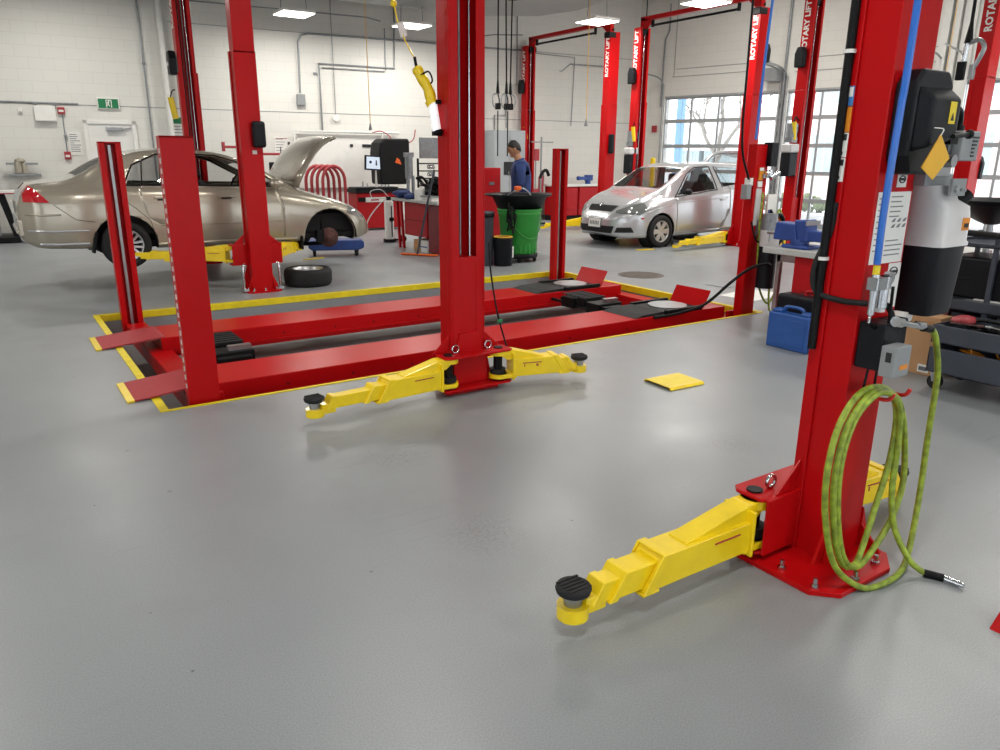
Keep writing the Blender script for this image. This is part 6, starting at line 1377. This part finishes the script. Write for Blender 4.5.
# small yellow lamps clipped to the far lifts
for x, y, z, lb in ((2.30, 11.5, 2.15, 'yellow work light on the far column of the sedan lift'), (11.12, 15.45, 2.1, 'yellow work light on the farthest lift column'), (11.12, 11.7, 2.0, 'yellow work light on the far column of the hatchback lift'), (11.12, 7.95, 1.98, 'yellow work light on the column behind the hanging power units')):
    t = thing('work_light', lb, 'work light', (x, y, z), 0, 'small yellow work lights'); MB().tube([(0, 0, .14), (.02, 0, .0), (.04, 0, -.14)], .04, 10).build('handle', 'yellow', t); MB().tube([(0, 0, .14), (.03, 0, .22), (.07, 0, .24)], .008, 5).build('hook', 'black', t)
# hose reel stand, extinguisher, far bench
t = thing('equipment_stand', 'thin stand with red boxes and a cross bar behind the worker', 'stand', (11.2, 14.9, 0))
MW().cyl((11.25, 14.95, 0), (11.25, 14.95, 2.0), .022).cyl((10.95, 14.95, 1.88), (11.6, 14.95, 1.88), .014).box(11.0, 11.5, 14.8, 15.1, 0, .03).build('pole', 'grey_box', t); MW().cyl((11.05, 14.9, .3), (11.05, 14.9, 1.7), .018).build('pole', 'grey_box', t)
MW().box(10.98, 11.12, 14.84, 14.92, 1.45, 1.72).box(10.98, 11.12, 14.84, 14.92, .50, .80).build('red_box', 'tape_red', t, bevel=.01); MW().tube([(11.15, 14.85, 1.05), (11.25, 14.85, 1.2), (11.35, 14.85, 1.22), (11.42, 14.85, 1.1)], .04, 8).build('handle', 'black', t)
t = thing('fire_extinguisher', 'red fire extinguisher hanging beside the far bench', 'extinguisher', (11.45, 15.2, .6)); MB().lathe([(0, 0), (.06, 0), (.065, .02), (.065, .45), (.04, .52), (.02, .54)], None, 20).build('cylinder', 'tape_red', t); MB().cyl((0, 0, .53), (0, 0, .60), .02).box(-.03, .05, -.01, .01, .60, .62).tube([(.02, 0, .58), (.08, 0, .5), (.075, 0, .25)], .01, 6).build('valve', 'black', t)
t = thing('workbench', 'red cabinet bench with a white worktop along the far wall', 'workbench', (12.0, 15.0, 0)); MW().box(11.6, 13.6, 14.70, 15.3, .84, .89).build('worktop', 'white', t, bevel=.006)
for k in range(3):
    x = 11.64+k*.66; MW().box(x, x+.62, 14.74, 15.28, .14, .84).build('cabinet', 'red_cabinet', t, bevel=.008); MW().box(x+.02, x+.60, 14.73, 14.74, .28, .82).build('door', 'red_cabinet', t, bevel=.006)
MW().box(11.64, 13.58, 14.8, 15.25, 0, .14).build('plinth', 'dark', t)
t = thing('bench_vise', 'small blue vise on the far white worktop', 'vise', (12.75, 14.95, .89)); MB().cyl((0, 0, 0), (0, 0, .10), .07).box(-.08, .12, -.06, .06, .08, .22).box(-.28, -.05, -.05, .05, .10, .18).cyl((-.28, 0, .14), (-.34, 0, .14), .05).build('body', 'vise_blue', t, bevel=.012)
# blue creeper
t = thing('creeper', 'blue wheeled creeper tray under the nose of the gold sedan', 'creeper', (4.55, 11.5, 0), R(-20)); MB().prism([(-.42, .13), (-.36, .09), (.36, .09), (.45, .13), (.45, .22), (.40, .25), (-.40, .25), (-.42, .22)], -.18, .18, 'y').build('tray', 'vise_blue', t, bevel=.02)
for x in (-.33, .33):
    for y in (-.14, .14): w = MB().cyl((x-.02, y, .045), (x+.02, y, .045), .045, n=16).build('caster', 'rubber', t); MB().box(x-.026, x-.02, y-.02, y+.02, .04, .10).box(x+.02, x+.026, y-.02, y+.02, .04, .10).build('caster_fork', 'black', w)
t = thing('floor_jack', 'dark blue trolley jack on the floor behind the hatchback front wheel', 'jack', (11.0, 10.6, 0), R(10)); MB().box(-.35, .3, -.14, .14, .05, .14).cyl((-.15, 0, .12), (.05, 0, .28), .08).build('frame', 'vise_blue', t, bevel=.02)
for x in (-.3, .25):
    for y in (-.15, .15): MB().cyl((x, y-.02, .05), (x, y+.02, .05), .05, n=14).build('caster', 'rubber', t)
# equipment at the far left
t = thing('equipment_trolley', 'grey and black trolley with a red edged tray at the far left edge', 'trolley', (.2, 16.2, 0))
MW().box(-.9, .62, 16.0, 16.45, .86, .90).build('tray', 'paper', t, bevel=.005); MW().box(-.9, .62, 15.995, 16.46, .845, .862).build('tray_edge', 'tape_red', t)
MW().prism([(.16, .86), (.28, .86), (.42, .08), (.32, .08)], 16.1, 16.16, 'y').prism([(-.3, .86), (-.18, .86), (-.1, .08), (-.2, .08)], 16.1, 16.16, 'y').box(-.9, .6, 15.9, 16.5, .02, .10).build('leg_frame', 'black', t, bevel=.006)
MW().box(-.9, .05, 16.1, 16.4, .10, .84).build('cabinet', 'grey_cabinet', t, bevel=.01); MW().cyl((.12, 16.25, .1), (.12, 16.25, .84), .02).build('rod', 'steel', t)
t = thing('machine_column', 'pale grey machine column at the far left edge', 'machine', (.0, 16.6, 0)); MW().prism([(-.6, 0), (.12, 0), (.06, 1.42), (-.6, 1.42)], 16.5, 16.75, 'y').box(-.1, .2, 16.45, 16.7, 1.38, 1.44).build('column', 'grey_cabinet', t, bevel=.01)
o = MW().tube([(.35, 16.1, .62), (.5, 16.0, .66), (.75, 15.9, .66)], .012, 6).build('air_hose', 'green_hose'); tag(o, 'short green hose between the far left trolley and the sedan', 'hose')
o = MW().tube([(7.28, 9.0, .012), (7.0, 9.4, .012)], .012, 6, smooth=0).build('cord', 'black') if False else None

# ================================================================== THE WORKER
def skin_mesh(verts, edges, name, m, parent, sub=2, extra=None):
    me = bpy.data.meshes.new(name); me.from_pydata([v[0] for v in verts], edges, []); o = bpy.data.objects.new(name, me); SC.collection.objects.link(o)
    md = o.modifiers.new('k', 'SKIN'); md.use_smooth_shade = True
    for i, v in enumerate(verts):
        r = v[1] if isinstance(v[1], tuple) else (v[1], v[1]); me.skin_vertices[0].data[i].radius = r
    me.skin_vertices[0].data[0].use_root = True
    s = o.modifiers.new('s', 'SUBSURF'); s.levels = sub; s.render_levels = sub
    dg = bpy.context.evaluated_depsgraph_get(); me2 = bpy.data.meshes.new_from_object(o.evaluated_get(dg)); bpy.data.objects.remove(o)
    bb = MB(); bb.add([v.co.copy() for v in me2.vertices], [tuple(p.vertices) for p in me2.polygons], None, True)
    if extra: extra(bb)
    return bb.build(name, m, parent)
V = [((0, 0, .95), (.13, .12)), ((.01, 0, 1.10), (.12, .11)), ((.02, 0, 1.27), (.125, .115)), ((.03, 0, 1.40), (.12, .11)), ((.045, 0, 1.475), (.085, .085)), ((.06, 0, 1.53), .062), ((.085, 0, 1.57), .062), ((.11, 0, 1.62), .06), ((.12, 0, 1.68), .055), ((.12, 0, 1.72), .04)]
E_ = [(i, i+1) for i in range(9)]
def limb(pts, root):
    global V, E_
    a = root
    for p in pts: V.append(p); E_.append((a, len(V)-1)); a = len(V)-1
    return a
for s_ in (-1, 1):
    w = limb([((.03, s_*.17, 1.40), .050), ((.035, s_*.22, 1.28), .046), ((.035, s_*.238, 1.12), .038), ((.10, s_*.22, .99), .034), ((.18, s_*.20, .93), .026), ((.22, s_*.195, .905), (.036, .02)), ((.25, s_*.195, .885), (.036, .018))], 3)
    for k, (dy, ln) in enumerate(((-.027, .055), (-.009, .066), (.009, .062), (.027, .048))):
        limb([((.272, s_*.195+dy, .868), .0095), ((.272+ln*.6, s_*.195+dy, .868-ln*.45), .009), ((.272+ln*.75, s_*.195+dy, .868-ln*.95), .008)], w)
    limb([((.235, s_*.195-s_*.035, .885), .011), ((.262, s_*.195-s_*.05, .862), .010), ((.28, s_*.195-s_*.048, .838), .009)], w-1)
    limb([((0, s_*.09, .88), .085), ((.01, s_*.10, .70), .075), ((.02, s_*.10, .50), .056), ((.0, s_*.10, .30), .052), ((-.02, s_*.10, .10), .038), ((.05, s_*.11, .05), (.04, .03)), ((.15, s_*.115, .035), (.04, .022))], 0)
person = thing('person', 'worker with short black hair in a navy shirt, looking down behind the green bin', 'person', (7.33, 10.27, 0), R(152))
TH = Matrix.Translation((.125, 0, 1.665)) @ Matrix.Rotation(R(22), 4, 'Y')
def face(bb):
    def at(x, y, z): return TH @ Vector((x, y, z))
    prof = [(0, .125), (.035, .118), (.064, .098), (.084, .064), (.094, .02), (.090, -.03), (.075, -.075), (.055, -.105), (.030, -.122), (0, -.128)]
    bb.lathe(prof, TH @ Matrix.Diagonal((1.08, .84, 1, 1)), 20)
    bb.hexa([at(.085, -.014, -.035), at(.122, -.014, -.033), at(.122, .014, -.033), at(.085, .014, -.035), at(.092, -.007, .02), at(.103, -.006, .02), at(.103, .006, .02), at(.092, .007, .02)])
    for s_ in (-1, 1): bb.ball(at(.0, s_*.082, -.01), (.024, .012, .034), 10, 8)
    bb.ball(at(.085, 0, -.068), (.018, .026, .009), 10, 6); bb.ball(at(.066, 0, -.100), (.032, .03, .022), 10, 8)
skin_mesh(V, E_, 'body', 'skin', person, extra=face)
T = TH; m = MB(); n_ = 24; vs = []; fs = []
for j in range(11):
    for i in range(n_):
        a = 2*PI*i/n_; fr_ = max(0, math.cos(a)); bk = max(0, -math.cos(a)); lim = .50*PI-.17*PI*fr_+.24*PI*bk; ph = lim*j/10; w = 1+.025*math.sin(5*a+2*j)
        vs.append(T @ Vector((-.006+.110*w*math.sin(ph)*math.cos(a), .088*w*math.sin(ph)*math.sin(a), .004+.133*w*math.cos(ph))))
for j in range(10):
    for i in range(n_): fs.append((j*n_+i, j*n_+(i+1) % n_, (j+1)*n_+(i+1) % n_, (j+1)*n_+i))
m.add(vs, fs, None, True); h = m.build('hair', 'hair', person); sd = h.modifiers.new('s', 'SOLIDIFY'); sd.thickness = .012; sd.offset = -1
for s_ in (-1, 1):
    MB().ball(T @ Vector((.094, s_*.034, .012)), (.008, .013, .007), 8, 6).build('eye', 'label_black', person)
    MB().tube([T @ Vector((.092, s_*.018, .038)), T @ Vector((.094, s_*.034, .042)), T @ Vector((.082, s_*.052, .036))], .005, 5).build('eyebrow', 'hair', person)
MB().tube([T @ Vector((.096, -.022, -.066)), T @ Vector((.104, 0, -.065)), T @ Vector((.096, .022, -.066))], .004, 5).build('mouth', 'tape_red', person)
VS = [((0, 0, .90), (.185, .175)), ((.0, 0, 1.05), (.175, .17)), ((.0, 0, 1.25), (.19, .185)), ((.01, 0, 1.40), (.185, .165)), ((.03, 0, 1.475), (.12, .12)), ((.045, 0, 1.52), (.085, .085))]
ES = [(0, 1), (1, 2), (2, 3), (3, 4), (4, 5)]
for s_ in (-1, 1):
    b0 = len(VS); VS += [((.03, s_*.18, 1.41), .080), ((.035, s_*.225, 1.29), .080), ((.032, s_*.240, 1.18), .078), ((.05, s_*.236, 1.07), .066)]; ES += [(3, b0), (b0, b0+1), (b0+1, b0+2), (b0+2, b0+3)]
skin_mesh(VS, ES, 'shirt', 'navy', person)
MB().cbox((.145, -.07, 1.36), (.004, .035, .02)).build('chest_badge', 'paper', person)
VT = [((0, 0, .93), (.16, .12)), ((0, 0, .86), (.155, .115))]; ET = [(0, 1)]
for s_ in (-1, 1):
    b0 = len(VT); VT += [((0, s_*.095, .80), .098), ((.01, s_*.10, .66), .088), ((.02, s_*.10, .48), .074), ((.0, s_*.10, .30), .068), ((-.01, s_*.10, .10), .060)]; ET += [(1, b0)]+[(b0+k, b0+k+1) for k in range(4)]
skin_mesh(VT, ET, 'trousers', 'trousers', person)
for s_ in (-1, 1): MB().hexa([(-.08, s_*.11-.05, 0), (.20, s_*.115-.045, 0), (.20, s_*.115+.045, 0), (-.08, s_*.11+.05, 0), (-.07, s_*.105-.04, .11), (.06, s_*.11-.04, .10), (.06, s_*.11+.04, .10), (-.07, s_*.105+.04, .11)]).build('shoe', 'black', person, bevel=.02, seg=3)
